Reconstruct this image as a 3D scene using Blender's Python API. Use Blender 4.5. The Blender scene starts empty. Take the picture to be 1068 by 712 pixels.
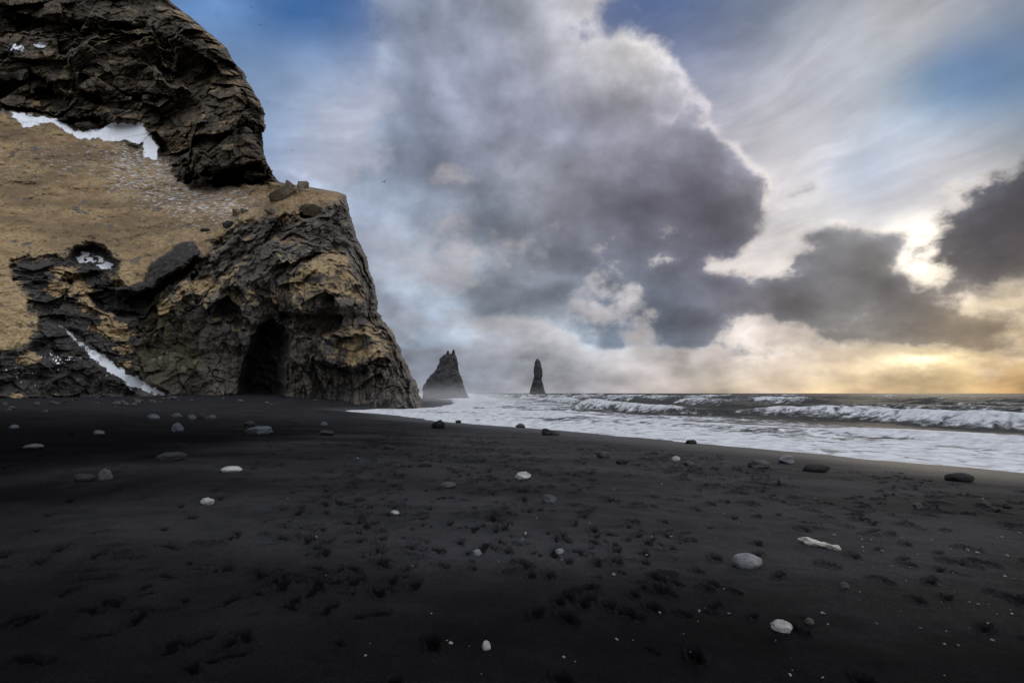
import bpy, math, random
import numpy as np

random.seed(7)
RNG = np.random.RandomState(11)
R = math.radians
scene = bpy.context.scene
COL = scene.collection

# ------------------------------------------------------------------ camera model (photo measured on a 1068 x 712 frame)
F = 1068 * 20.0 / 36.0
PITCH = math.atan(54.0 / F)
EYE = 3.0
CT, ST = math.cos(PITCH), math.sin(PITCH)

def ray(px, py):
    a = (np.asarray(px, float) - 534.0) / F
    b = (356.0 - np.asarray(py, float)) / F
    return a, CT - b * ST, ST + b * CT

def at(px, py, Y):
    """point seen in direction (px, py) standing Y metres in front of the viewpoint"""
    a, dy, dz = ray(px, py)
    t = Y / dy
    return np.stack([a * t, np.broadcast_to(Y, np.shape(t)) * 1.0, EYE + dz * t], -1)

# ------------------------------------------------------------------ numpy noise
_GV = RNG.normal(size=(256, 3)); _GV /= np.linalg.norm(_GV, axis=1)[:, None]
_GV = _GV.astype(np.float32)

def _hash(ix, iy, iz, seed=0):
    h = (ix.astype(np.uint32) * np.uint32(374761393) + iy.astype(np.uint32) * np.uint32(668265263)
         + iz.astype(np.uint32) * np.uint32(1274126177) + np.uint32((seed * 974634777) & 0xffffffff))
    h ^= h >> np.uint32(13); h *= np.uint32(1103515245); h ^= h >> np.uint32(16); h *= np.uint32(2654435769); h ^= h >> np.uint32(15)
    return h

def perlin(P, seed=0):
    P = np.asarray(P, np.float32)
    i = np.floor(P).astype(np.int64); f = P - i
    u = f * f * f * (f * (f * 6 - 15) + 10)
    out = 0
    for dx in (0, 1):
        wx = u[:, 0] if dx else 1 - u[:, 0]
        for dy in (0, 1):
            wy = u[:, 1] if dy else 1 - u[:, 1]
            for dz in (0, 1):
                wz = u[:, 2] if dz else 1 - u[:, 2]
                g = _GV[_hash(i[:, 0] + dx, i[:, 1] + dy, i[:, 2] + dz, seed) & np.uint32(255)]
                d = g[:, 0] * (f[:, 0] - dx) + g[:, 1] * (f[:, 1] - dy) + g[:, 2] * (f[:, 2] - dz)
                out = out + wx * wy * wz * d
    return out * 1.6

def fbm(P, oct=4, seed=0, gain=.5, lac=2.03):
    a, s, o = 1.0, 0, 0
    P = np.asarray(P, np.float32)
    for k in range(oct):
        o = o + a * perlin(P, seed + k); s += a; a *= gain; P = P * lac + 7.3
    return o / s

def ridged(P, oct=4, seed=0, gain=.55, lac=2.1):
    a, s, o = 1.0, 0, 0
    P = np.asarray(P, np.float32)
    for k in range(oct):
        o = o + a * (1 - 2 * np.abs(perlin(P, seed + k))); s += a; a *= gain; P = P * lac + 3.1
    return o / s

def cells(P, seed=0, tilt=False):
    """F1, F2 and a random value per cell; with tilt also a random plane through each cell (faceted rock)"""
    P = np.asarray(P, np.float32)
    i = np.floor(P).astype(np.int64); f = (P - i).astype(np.float32)
    n = len(P)
    f1 = np.full(n, 9., np.float32); f2 = f1.copy(); rid = np.zeros(n, np.float32); tl = np.zeros(n, np.float32)
    for dx in (-1, 0, 1):
        for dy in (-1, 0, 1):
            for dz in (-1, 0, 1):
                h = _hash(i[:, 0] + dx, i[:, 1] + dy, i[:, 2] + dz, seed)
                ex = dx + (h & np.uint32(1023)).astype(np.float32) / 1023 - f[:, 0]
                ey = dy + ((h >> np.uint32(10)) & np.uint32(1023)).astype(np.float32) / 1023 - f[:, 1]
                ez = dz + ((h >> np.uint32(20)) & np.uint32(1023)).astype(np.float32) / 1023 - f[:, 2]
                d = np.sqrt(ex * ex + ey * ey + ez * ez)
                h2 = h * np.uint32(2246822519)
                r = (h2 >> np.uint32(16)).astype(np.float32) / 65535
                closer = d < f1
                f2 = np.where(closer, f1, np.minimum(f2, d))
                rid = np.where(closer, r, rid); f1 = np.where(closer, d, f1)
                if tilt:
                    g = _GV[(h2 >> np.uint32(8)) & np.uint32(255)]
                    tl = np.where(closer, ex * g[:, 0] + ey * g[:, 1] + ez * g[:, 2], tl)
    return (f1, f2, rid, tl) if tilt else (f1, f2, rid)

def sstep(a, b, x):
    t = np.clip((x - a) / (b - a), 0, 1)
    return t * t * (3 - 2 * t)

def poly_sd(px, py, poly):
    """signed distance to a polygon, positive inside"""
    poly = np.asarray(poly, float)
    d = np.full(np.shape(px), 1e9); ins = np.zeros(np.shape(px), bool)
    n = len(poly)
    for k in range(n):
        x0, y0 = poly[k]; x1, y1 = poly[(k + 1) % n]
        ex, ey = x1 - x0, y1 - y0
        t = np.clip(((px - x0) * ex + (py - y0) * ey) / (ex * ex + ey * ey + 1e-9), 0, 1)
        d = np.minimum(d, (px - x0 - t * ex)**2 + (py - y0 - t * ey)**2)
        c = ((y0 > py) != (y1 > py))
        with np.errstate(divide='ignore', invalid='ignore'):
            ins ^= c & (px < ex * (py - y0) / (ey if abs(ey) > 1e-9 else 1e-9) + x0)
    d = np.sqrt(d)
    return np.where(ins, d, -d)

class RBF:
    """smooth interpolation through scattered points (kernel r or r^2 log r) with a linear trend"""
    def __init__(s, pts, val, kind='lin', smooth=0.0):
        s.p = np.asarray(pts, float); v = np.asarray(val, float)
        if v.ndim == 1: v = v[:, None]
        n = len(s.p); s.kind = kind
        A = np.zeros((n + 3, n + 3)); A[:n, :n] = s.k(np.linalg.norm(s.p[:, None] - s.p[None], axis=2)) + np.eye(n) * smooth
        A[:n, n] = 1; A[:n, n + 1:] = s.p; A[n:, :n] = A[:n, n:].T
        s.w = np.linalg.solve(A, np.vstack([v, np.zeros((3, v.shape[1]))]))
    def k(s, r):
        if s.kind == 'lin': return -r
        return r * r * np.log(r + 1e-9)
    def __call__(s, x, y):
        x = np.asarray(x, float); sh = x.shape; q = np.stack([x.ravel(), np.asarray(y, float).ravel()], 1)
        out = np.zeros((len(q), s.w.shape[1]))
        for a in range(0, len(q), 100000):
            b = q[a:a + 100000]
            K = s.k(np.sqrt((b[:, 0:1] - s.p[None, :, 0])**2 + (b[:, 1:2] - s.p[None, :, 1])**2))
            out[a:a + 100000] = K @ s.w[:len(s.p)] + s.w[len(s.p)] + b @ s.w[len(s.p) + 1:]
        return out.reshape(sh + (out.shape[1],))

# ------------------------------------------------------------------ mesh + naming helpers
def mesh_np(name, V, Fq, mat, parent=None, smooth=True, attrs=None):
    me = bpy.data.meshes.new(name)
    V = np.ascontiguousarray(V, np.float32).reshape(-1, 3); Fq = np.ascontiguousarray(Fq, np.int32)
    k = Fq.shape[1]
    me.vertices.add(len(V)); me.vertices.foreach_set('co', V.ravel())
    me.loops.add(Fq.size); me.loops.foreach_set('vertex_index', Fq.ravel())
    me.polygons.add(len(Fq))
    me.polygons.foreach_set('loop_start', np.arange(0, Fq.size, k, dtype=np.int32))
    me.polygons.foreach_set('loop_total', np.full(len(Fq), k, np.int32))
    me.polygons.foreach_set('use_smooth', np.full(len(Fq), smooth, bool))
    for an, av in (attrs or {}).items():
        a = me.attributes.new(an, 'FLOAT_COLOR', 'POINT')
        c = np.ones((len(V), 4), np.float32); c[:, :av.shape[1]] = av
        a.data.foreach_set('color', c.ravel())
    me.update(calc_edges=True)
    me.materials.append(mat)
    o = bpy.data.objects.new(name, me); COL.objects.link(o)
    if parent is not None: o.parent = parent
    return o

def grid_faces(nr, nc):
    i = np.arange(nr * nc).reshape(nr, nc)
    return np.stack([i[:-1, :-1], i[:-1, 1:], i[1:, 1:], i[1:, :-1]], -1).reshape(-1, 4)

def tag(o, label=None, cat=None, group=None, kind=None):
    if label: o['label'] = label
    if cat: o['category'] = cat
    if group: o['group'] = group
    if kind: o['kind'] = kind
    return o

# ------------------------------------------------------------------ material helper
class NT:
    def __init__(s, tree): s.t = tree; s.n = tree.nodes; s.l = tree.links
    def new(s, typ, **kw):
        n = s.n.new(typ)
        for k, v in kw.items(): setattr(n, k, v)
        return n
    def put(s, sock, v):
        if isinstance(v, bpy.types.NodeSocket): s.l.new(v, sock)
        elif v is not None: sock.default_value = v
    def m(s, op, a, b=None, c=None, clamp=False):
        n = s.new('ShaderNodeMath', operation=op, use_clamp=clamp)
        for i, v in enumerate((a, b, c)):
            if v is not None: s.put(n.inputs[i], v)
        return n.outputs[0]
    def v(s, op, a, b=None, c=None):
        n = s.new('ShaderNodeVectorMath', operation=op)
        for i, v in enumerate((a, b, c)):
            if v is not None: s.put(n.inputs['Scale'] if (op == 'SCALE' and i == 1) else n.inputs[i], v)
        return n.outputs['Value'] if op in ('DOT_PRODUCT', 'LENGTH', 'DISTANCE') else n.outputs[0]
    def noise(s, vec, scale, detail=4, rough=.55, dist=0.0, dim='3D'):
        n = s.new('ShaderNodeTexNoise', noise_dimensions=dim)
        s.put(n.inputs['Vector'], vec); s.put(n.inputs['Scale'], scale); n.inputs['Detail'].default_value = detail
        n.inputs['Roughness'].default_value = rough; n.inputs['Distortion'].default_value = dist
        return n.outputs[0]
    def vor(s, vec, scale, feature='F1', out='Distance'):
        n = s.new('ShaderNodeTexVoronoi', feature=feature)
        s.put(n.inputs['Vector'], vec); s.put(n.inputs['Scale'], scale)
        return n.outputs[out]
    def map(s, x, a, b, c=0.0, d=1.0, smooth=True):
        n = s.new('ShaderNodeMapRange', interpolation_type='SMOOTHSTEP' if smooth else 'LINEAR')
        for i, v in enumerate((x, a, b, c, d)): s.put(n.inputs[i], v)
        return n.outputs[0]
    def mix(s, f, a, b, blend='MIX'):
        n = s.new('ShaderNodeMix', data_type='RGBA', blend_type=blend)
        s.put(n.inputs[0], f)
        for sk, v in ((n.inputs[6], a), (n.inputs[7], b)):
            s.put(sk, v if isinstance(v, bpy.types.NodeSocket) else (tuple(v) + (1,))[:4])
        return n.outputs[2]
    def attr(s, name):
        n = s.new('ShaderNodeAttribute', attribute_name=name)
        sep = s.new('ShaderNodeSeparateColor'); s.l.new(n.outputs['Color'], sep.inputs[0])
        return sep.outputs[0], sep.outputs[1], sep.outputs[2]
    def pos(s): return s.new('ShaderNodeNewGeometry').outputs['Position']
    def xyz(s, vec):
        n = s.new('ShaderNodeSeparateXYZ'); s.put(n.inputs[0], vec); return n.outputs
    def comb(s, x, y, z):
        n = s.new('ShaderNodeCombineXYZ')
        for i, q in enumerate((x, y, z)): s.put(n.inputs[i], q)
        return n.outputs[0]
    def bump(s, h, dist, strength=1.0, prev=None):
        n = s.new('ShaderNodeBump'); s.put(n.inputs['Height'], h); n.inputs['Distance'].default_value = dist
        n.inputs['Strength'].default_value = strength
        if prev is not None: s.l.new(prev, n.inputs['Normal'])
        return n.outputs[0]

def material(name):
    m = bpy.data.materials.new(name); m.use_nodes = True
    nt = NT(m.node_tree); b = m.node_tree.nodes['Principled BSDF']
    return m, nt, b

# ------------------------------------------------------------------ sun direction
SUN_PX = (962, 268)
_a, _dy, _dz = ray(*SUN_PX)
SUN = np.array([_a, _dy, _dz], float); SUN /= np.linalg.norm(SUN)
SUN_AZ = math.atan2(SUN[0], SUN[1]); SUN_EL = math.asin(SUN[2])

# ------------------------------------------------------------------ world: Nishita sky behind procedural cloud layers
def lin(c):
    c = np.asarray(c, float) / 255.0
    return np.where(c <= .04045, c / 12.92, ((c + .055) / 1.055)**2.4)

BG = [  # px, py, sRGB of what lies behind the big cumulus, veil (0 = clear sky shows)
 (200,5,150,165,190,.6),(240,20,110,150,195,.25),(300,20,62,112,172,.05),(350,25,80,120,175,.1),(300,80,150,172,198,.6),
 (335,60,135,162,194,.5),(300,120,160,180,202,.7),(310,170,168,178,194,.8),(345,120,182,190,204,.9),(280,150,150,172,200,.65),(420,60,150,160,178,.9),
 (700,12,96,114,150,.7),(745,30,122,134,158,.9),(660,2,88,108,146,.6),(800,20,125,138,154,.9),(850,60,182,187,193,1),
 (900,30,172,177,181,1),(1000,22,172,174,173,1),(950,60,178,184,186,1),(1000,85,62,116,166,.0),(1040,85,72,116,152,.1),(960,75,110,146,176,.4),
 (965,100,118,150,172,.6),(900,120,192,201,207,1),(1010,135,178,190,198,.9),(850,140,206,207,208,1),(950,150,188,195,202,.9),(1060,110,120,140,155,.7),
 (905,180,172,187,203,.85),(1000,170,202,203,204,1),(870,212,226,224,219,1),(930,230,224,223,220,1),(962,265,250,244,230,1),
 (600,300,228,226,226,1),(575,290,212,210,206,1),(590,200,190,185,184,1),(480,180,198,193,194,1),(625,320,216,213,212,1),
 (450,330,165,170,178,1),(380,300,160,168,180,1),(340,230,168,176,190,1),(500,395,150,157,167,1),(600,396,168,170,174,1),(700,392,192,184,178,1),
 (800,396,208,189,168,1),(900,397,216,184,146,1),(1000,396,208,178,134,1),(1062,396,202,166,116,1),(430,385,142,150,160,1),
 (965,374,255,236,184,1),(1045,330,250,224,176,1),(1000,382,236,202,142,1),(890,384,224,200,168,1),(830,362,210,198,184,1),(750,380,208,198,188,1),
 (560,370,180,181,184,1),(660,365,196,192,188,1),(540,310,200,198,195,1),
 (-60,40,150,165,185,.8),(-60,300,150,158,170,1),(1150,200,150,155,160,1),(1150,60,120,140,160,.7),(1150,380,215,165,95,1),(500,-60,140,150,170,.9),(900,-60,160,168,175,1)]
CU = [
 (420,40,139,144,159),(450,100,127,128,142),(550,60,142,140,150),(622,40,180,172,168),(600,130,120,118,130),(700,130,126,121,129),(660,30,190,180,172),
 (760,200,94,91,100),(650,220,104,101,111),(700,260,98,96,104),(780,250,88,86,94),(500,220,119,121,131),(420,200,131,136,149),(820,210,120,113,112),
 (380,180,142,150,164),(450,270,142,147,154),(530,320,121,123,129),(420,320,137,144,154),(850,290,98,96,102),(900,275,122,116,112),(590,180,140,136,140),
 (930,310,93,88,90),(760,310,98,96,106),(800,330,108,103,106),(690,345,98,103,113),(630,350,104,111,121),(1030,230,72,69,76),
 (1062,180,62,62,68),(1040,280,78,74,78),(1062,300,88,82,78),(980,330,108,100,94),(1000,362,136,116,94),(900,350,120,112,104),(870,185,120,120,125),
 (560,250,128,126,132),(360,260,146,152,164),(470,370,140,147,156),(560,372,150,152,155),(1050,15,90,92,98),(1065,70,70,80,90),(330,190,158,166,180),
 (-60,100,130,138,152),(1150,200,62,60,66),(500,-60,130,134,146),(900,-60,120,120,126),(1150,350,130,105,80),(720,70,130,124,132),(520,180,138,136,144)]
MAIN = [(385,-60),(392,10),(384,60),(402,110),(392,150),(400,190),(440,225),(500,238),(560,240),(620,262),(680,285),(740,290),(790,280),(826,240),(832,212),(820,188),(795,160),(760,112),(712,70),(690,40),(664,18),(648,-10),(648,-60)]
MAIN2 = [(1200,110),(1068,140),(1045,158),(1018,190),(985,212),(962,236),(984,266),(976,300),(1000,312),(1030,300),(1068,300),(1200,300)]
PUFFS = [(600,270,90,26,.72),(520,255,80,26,.66),(655,318,60,22,.62),(740,330,60,20,.8),(945,288,22,14,.72),(975,322,40,16,.8),(1050,345,46,12,.60),(590,335,90,12,.56),(430,275,80,26,.62),(480,232,80,36,.80),(530,285,70,14,.6),(415,195,62,38,1.0),(370,215,45,34,.75),(440,302,70,26,.8),(540,314,72,20,1.05),(400,258,45,20,.55),(632,350,44,15,1.0),(705,346,40,16,1.05),(765,308,52,26,1.0),(835,322,66,18,1.05),(885,286,56,44,1.1),
         (930,316,48,24,1.05),(1000,345,46,16,.95),(1045,362,40,10,.70),(905,349,80,9,.85),(690,292,70,22,.9),(470,352,70,11,.7),(380,330,50,18,.65),(560,368,40,6,.55),(800,375,40,6,.5),(1010,388,34,4,.6),(860,372,30,6,.5),(340,300,40,20,.5),
         (866,185,17,15,.9),(1062,68,24,20,.75),(955,190,22,14,.4),(1000,190,25,18,.45),(480,180,30,20,-.55),(590,198,40,16,-.45)]

def build_world():
    w = bpy.data.worlds.new("World"); scene.world = w; w.use_nodes = True
    nt = NT(w.node_tree); nodes = w.node_tree.nodes
    for n in list(nodes): nodes.remove(n)
    out = nt.new('ShaderNodeOutputWorld'); bgn = nt.new('ShaderNodeBackground'); nt.l.new(bgn.outputs[0], out.inputs[0])
    d = nt.new('ShaderNodeTexCoord').outputs['Generated']
    X, Y, Z = nt.xyz(d)
    DEG = 180 / math.pi
    az = nt.m('MULTIPLY', nt.m('ARCTAN2', X, Y), DEG)
    el = nt.m('MULTIPLY', nt.m('ARCSINE', Z), DEG)
    # noise space: direction, clouds smaller and flatter towards the horizon
    Zc = nt.m('MAXIMUM', Z, 0.0)
    gz = nt.m('ADD', nt.m('MULTIPLY', Zc, 1.15), nt.m('MULTIPLY', nt.m('LOGARITHM', nt.m('ADD', 1.0, nt.m('MULTIPLY', Zc, 22.0)), math.e), .055))
    q = nt.comb(X, Y, gz)
    nz = nt.noise
    wn1 = nt.m('SUBTRACT', nz(q, 4.0, 3, .5), .5)
    wn2 = nt.m('SUBTRACT', nz(nt.v('ADD', q, (5.2, 1.3, 2.7)), 4.0, 3, .5), .5)
    fine = nt.m('SUBTRACT', nz(q, 26.0, 6, .58), .5)
    azw = nt.m('ADD', az, nt.m('ADD', nt.m('MULTIPLY', wn1, 9.0), nt.m('MULTIPLY', fine, 3.0)))
    elw = nt.m('ADD', el, nt.m('MULTIPLY', wn2, nt.map(el, 0, 14, 1.0, 7.0)))
    A0, A1, NA, DE, NE = -27.0, 46.0, 32, 1.65, 24
    kaz = np.linspace(A0, A1, NA); kel = np.arange(NE) * DE
    ga, ge = np.meshgrid(np.radians(kaz), np.radians(kel))
    dx, dy, dz = np.cos(ge) * np.sin(ga), np.cos(ge) * np.cos(ga), np.sin(ge)
    fy = dy * CT + dz * ST; uy = -dy * ST + dz * CT
    kpx = 534 + F * dx / fy; kpy = 356 - F * uy / fy
    bgm = RBF([(b[0], b[1]) for b in BG], np.hstack([lin([b[2:5] for b in BG]) * np.array([.99, .970, 1.03]), np.array([[b[5]] for b in BG])]), smooth=3.0)(kpx, kpy).clip(.005, 1.2)
    cum = RBF([(b[0], b[1]) for b in CU], lin([b[2:5] for b in CU]) * np.array([1.12, 1.22, 1.32]), smooth=3.0)(kpx, kpy).clip(.03, .7)
    al = .5 + np.maximum(poly_sd(kpx, kpy, MAIN) / 75.0, poly_sd(kpx, kpy, MAIN2) / 55.)
    al = np.minimum(al, 1.05)
    for (x, y, rx, ry, k_) in PUFFS:
        g_ = np.exp(-((kpx - x) / rx)**2 - ((kpy - y) / ry)**2)
        al = np.where(k_ > 0, np.maximum(al, k_ * np.exp(-(((kpx - x) / rx)**2 + ((kpy - y) / ry)**2)**1.5 * .7)), al + k_ * g_)
    al = al.clip(0, 1)
    def row(i, rgb, alpha):
        # one elevation of the cloud map: azimuth -> colour and cover, weighted and added to the rows below
        g = bpy.data.node_groups.new('sky_row', 'ShaderNodeTree'); gt = NT(g)
        for nm, io, ty in (('u', 'INPUT', 'Float'), ('v', 'INPUT', 'Float'), ('c', 'INPUT', 'Vector'), ('a', 'INPUT', 'Float'), ('c', 'OUTPUT', 'Vector'), ('a', 'OUTPUT', 'Float')):
            g.interface.new_socket(nm, in_out=io, socket_type='NodeSocket' + ty)
        r = gt.new('ShaderNodeValToRGB'); cr = r.color_ramp; cr.interpolation = 'B_SPLINE'
        cr.elements[0].position = 0; cr.elements[1].position = 1
        for j in range(1, NA - 1): cr.elements.new(j / (NA - 1))
        for j in range(NA): cr.elements[j].color = (*[float(c) for c in rgb[i, j]], float(alpha[i, j]))
        gi, go = gt.new('NodeGroupInput'), gt.new('NodeGroupOutput')
        gt.l.new(gi.outputs[0], r.inputs[0])
        T = gt.m('MAXIMUM', gt.m('SUBTRACT', 1.0, gt.m('ABSOLUTE', gt.m('SUBTRACT', gi.outputs[1], float(i)))), 0.0)
        gt.l.new(gt.v('ADD', gt.v('SCALE', r.outputs['Color'], T), gi.outputs[2]), go.inputs[0])
        gt.l.new(gt.m('MULTIPLY_ADD', r.outputs['Alpha'], T, gi.outputs[3]), go.inputs[1])
        return g
    def sample(rgb, alpha, a_, ee):
        u = nt.m('DIVIDE', nt.m('SUBTRACT', a_, A0), A1 - A0, clamp=True)
        v = nt.m('MINIMUM', nt.m('MAXIMUM', nt.m('DIVIDE', ee, DE), 0.0), NE - 1.0)
        acc, acca = (0, 0, 0), 0.0
        for i in range(NE):
            n = nt.new('ShaderNodeGroup'); n.node_tree = row(i, rgb, alpha)
            for k_, q_ in enumerate((u, v, acc, acca)): nt.put(n.inputs[k_], q_)
            acc, acca = n.outputs[0], n.outputs[1]
        return acc, acca
    bcol, bveil = sample(bgm[..., :3], bgm[..., 3].clip(0, 1), nt.m('ADD', az, nt.m('MULTIPLY', wn1, 3.0)), nt.m('ADD', el, nt.m('MULTIPLY', wn2, nt.map(el, 0, 10, .4, 2.0))))
    ccol, calpha = sample(cum, al, azw, elw)
    # billow noise, and the same a little nearer the sun: their difference lights the puffs
    sd = (float(SUN[0]) * .05, 0.0, .045)
    SC = 4.4
    def billow(v):
        a = nz(v, SC, 8, .54, .0)
        b_ = nt.vor(nt.v('ADD', v, nt.v('SCALE', nt.comb(wn1, wn2, wn1), .35)), SC * 2.4, 'SMOOTH_F1')
        return nt.m('ADD', a, nt.m('MULTIPLY', nt.m('SUBTRACT', .42, b_), .16))
    big = billow(q); bigs = billow(nt.v('ADD', q, sd))
    low = nz(nt.v('ADD', q, (9., 2., 4.)), 3.2, 4, .5)
    emb = nt.m('SUBTRACT', big, bigs)
    mid = nt.m('SUBTRACT', nz(nt.v('ADD', q, (3., 8., 1.)), 11.0, 6, .56), .5)
    nsum = nt.m('ADD', nt.m('MULTIPLY_ADD', mid, 1.15, nt.m('MULTIPLY', nt.m('SUBTRACT', big, .5), 1.9)), nt.m('MULTIPLY', fine, .42))
    dens = nt.m('ADD', calpha, nsum)
    # edges are crisp towards the sun, soft away from it
    soft = nt.map(az, -12, 20, .32, .20)
    alpha = nt.map(dens, nt.m('SUBTRACT', .5, soft), nt.m('ADD', .5, soft))
    core = nt.map(dens, .45, 1.05)
    dots = nt.v('DOT_PRODUCT', d, tuple(float(c) for c in SUN))
    prox = nt.map(dots, .80, .997)
    prox2 = nt.map(dots, .9966, .9999)
    sky = nt.new('ShaderNodeTexSky', sky_type='NISHITA', sun_disc=False, sun_elevation=SUN_EL, sun_rotation=SUN_AZ, altitude=5.0, air_density=1.0, dust_density=.4, ozone_density=2.0)
    clear = nt.v('MULTIPLY', nt.v('SCALE', sky.outputs[0], 0.07), (.62, .87, 1.2))
    clear = nt.mix(.65, clear, bcol)
    # cirrus streaks fanning from lower left to upper right, only high up
    c30, s30 = math.cos(R(12)), math.sin(R(12))
    ca = nt.m('ADD', nt.m('MULTIPLY', az, c30), nt.m('MULTIPLY', el, s30)); ce = nt.m('SUBTRACT', nt.m('MULTIPLY', el, c30), nt.m('MULTIPLY', az, s30))
    cv = nt.comb(nt.m('ADD', nt.m('MULTIPLY', ca, .055), nt.m('MULTIPLY', wn1, .5)), nt.m('ADD', nt.m('MULTIPLY', ce, .20), nt.m('MULTIPLY', wn2, .9)), 3.3)
    cir = nz(cv, 1.0, 8, .56, .3)
    cir2 = nz(nt.v('MULTIPLY', cv, (3.5, 5.0, 1)), 1.0, 5, .6, .2)
    cirr = nt.m('ADD', nt.m('SUBTRACT', cir, .5), nt.m('MULTIPLY', nt.m('SUBTRACT', cir2, .5), .30))
    hi = nt.map(el, 8, 16)
    veil = nt.m('ADD', bveil, nt.m('ADD', nt.m('MULTIPLY', cirr, .9), nt.m('MULTIPLY_ADD', mid, 1.1, nt.m('MULTIPLY', nt.m('SUBTRACT', low, .5), 1.6))), clamp=True)
    veiled = nt.v('SCALE', bcol, nt.m('ADD', 1.0, nt.m('MULTIPLY', nt.m('MULTIPLY', cirr, hi), 1.0)))
    back = nt.mix(veil, clear, veiled)
    puff = nt.m('ADD', nt.m('MULTIPLY', emb, 3.4), nt.m('ADD', nt.m('MULTIPLY', fine, .5), nt.m('MULTIPLY', nt.m('SUBTRACT', low, .5), .9)))
    back = nt.v('SCALE', back, nt.m('ADD', 1.0, nt.m('MULTIPLY', puff, nt.map(el, 17, 7, .22, .7))))
    shade = nt.m('ADD', 1.0, nt.m('ADD', nt.m('MULTIPLY', emb, nt.map(core, .1, .9, 3.4, 2.6)), nt.m('ADD', nt.m('MULTIPLY', fine, .25), nt.m('MULTIPLY', nt.m('SUBTRACT', low, .5), -.5))))
    shade = nt.m('EXPONENT', nt.m('ADD', nt.m('SUBTRACT', shade, .97), nt.m('MULTIPLY', nt.m('SUBTRACT', .75, core), nt.map(az, -10, 25, .12, .6))))
    cloud = nt.v('SCALE', ccol, shade)
    rim = nt.m('MULTIPLY', nt.m('MULTIPLY', nt.map(dens, .74, .46), nt.map(prox, 0, 1, .06, 1.0)), nt.map(emb, -.06, .08, .2, 1.0))
    cloud = nt.v('ADD', cloud, nt.v('SCALE', (.60, .52, .40), rim))
    col = nt.mix(alpha, back, cloud)
    thin = nt.m('SUBTRACT', 1.0, nt.m('MULTIPLY', alpha, .97))
    col = nt.v('ADD', col, nt.v('SCALE', (1.0, .88, .66), nt.m('MULTIPLY', nt.m('POWER', prox2, 1.5), nt.m('MULTIPLY', thin, .62))))
    col = nt.v('ADD', col, nt.v('SCALE', (.022, .015, .007), nt.m('MULTIPLY', prox, prox)))
    for (px, py, sa, se, k, c) in ((960, 373, 2.8, .60, 1.0, (1.0, .82, .54)), (1052, 328, 2.0, .8, .40, (1.0, .76, .42)), (1010, 385, 5.0, .4, .10, (1.0, .78, .48)), (888, 384, 3.0, .45, .14, (1.0, .8, .5))):
        a_, y_, z_ = ray(px, py); g_az = math.degrees(math.atan2(a_, y_)); g_el = math.degrees(math.asin(z_ / math.sqrt(a_ * a_ + y_ * y_ + z_ * z_)))
        e1 = nt.m('DIVIDE', nt.m('SUBTRACT', azw, g_az), sa); e2 = nt.m('DIVIDE', nt.m('SUBTRACT', nt.m('ADD', elw, nt.m('MULTIPLY', fine, 1.5)), g_el), se)
        g = nt.m('EXPONENT', nt.m('MULTIPLY', nt.m('ADD', nt.m('MULTIPLY', e1, e1), nt.m('MULTIPLY', e2, e2)), -1.0))
        col = nt.v('ADD', col, nt.v('SCALE', c, nt.m('MULTIPLY', nt.m('MULTIPLY', g, k), nt.map(nsum, -.2, .2, 1.3, .25))))
    # unseen overcast behind and overhead, brightness graded as added fill light
    over = nt.v('SCALE', (.50 * FILL, .52 * FILL, .56 * FILL), nt.m('ADD', .75, nt.m('MULTIPLY', big, .5)))
    over = nt.v('SCALE', over, nt.m('MULTIPLY', nt.map(X, -.9, .9, .45, 1.45, False), nt.map(Z, .0, .85, .45, 1.9, False)))
    col = nt.mix(nt.m('MAXIMUM', nt.map(Y, .45, -.25), nt.map(Z, .68, .88)), col, over)
    nt.l.new(col, bgn.inputs[0]); bgn.inputs[1].default_value = 1.0
    w.cycles.sampling_method = 'MANUAL'; w.cycles.sample_map_resolution = 1024
FILL = 1.6
build_world()

sun_l = bpy.data.lights.new('sun', 'SUN'); sun_l.energy = 0.5; sun_l.angle = R(12); sun_l.color = (1, .84, .62)
sun_o = bpy.data.objects.new('sun', sun_l); COL.objects.link(sun_o)
from mathutils import Vector, Matrix
sun_o.rotation_euler = Vector(tuple(SUN)).to_track_quat('Z', 'Y').to_euler()

cam = bpy.data.cameras.new('camera'); cam.lens = 20; cam.sensor_width = 36; cam.clip_end = 80000; cam.clip_start = .05
cam_o = bpy.data.objects.new('camera', cam); COL.objects.link(cam_o)
cam_o.location = (0, 0, EYE); cam_o.rotation_euler = (R(90) + PITCH, 0, 0)
scene.camera = cam_o
scene.view_settings.view_transform = 'Standard'; scene.view_settings.look = 'None'; scene.view_settings.exposure = 0
scene.cycles.max_bounces = 5; scene.cycles.diffuse_bounces = 3; scene.cycles.use_denoising = True

# ------------------------------------------------------------------ black sand beach
WL = [(48, -24), (31, 3), (19.5, 21.7), (11.5, 34.2), (2.75, 48), (-9, 63.5), (-15, 76), (-30, 100), (-25, 113), (-18, 118), (-17, 140), (-25, 260)]   # waterline
_wl = np.array(WL, float)
def shore(x, y):
    """s: metres seaward of the waterline (negative inland); t: metres along it"""
    d = np.full(np.shape(x), 1e9); s = np.zeros(np.shape(x)); t = np.zeros(np.shape(x)); acc = 0.
    for k in range(len(_wl) - 1):
        ax, ay = _wl[k]; e = _wl[k + 1] - _wl[k]; L = np.hypot(*e); e = e / L
        rx, ry = x - ax, y - ay
        u = rx * e[0] + ry * e[1]
        lo = -1e9 if k == 0 else 0; hi = 1e9 if k == len(_wl) - 2 else L
        uc = np.clip(u, lo, hi)
        dd = np.hypot(rx - uc * e[0], ry - uc * e[1])
        side = rx * e[1] - ry * e[0]
        c = dd < d
        d = np.where(c, dd, d); s = np.where(c, np.where(side > 0, dd, -dd), s); t = np.where(c, acc + uc, t)
        acc += L
    return s, t
ctl = []
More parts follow.
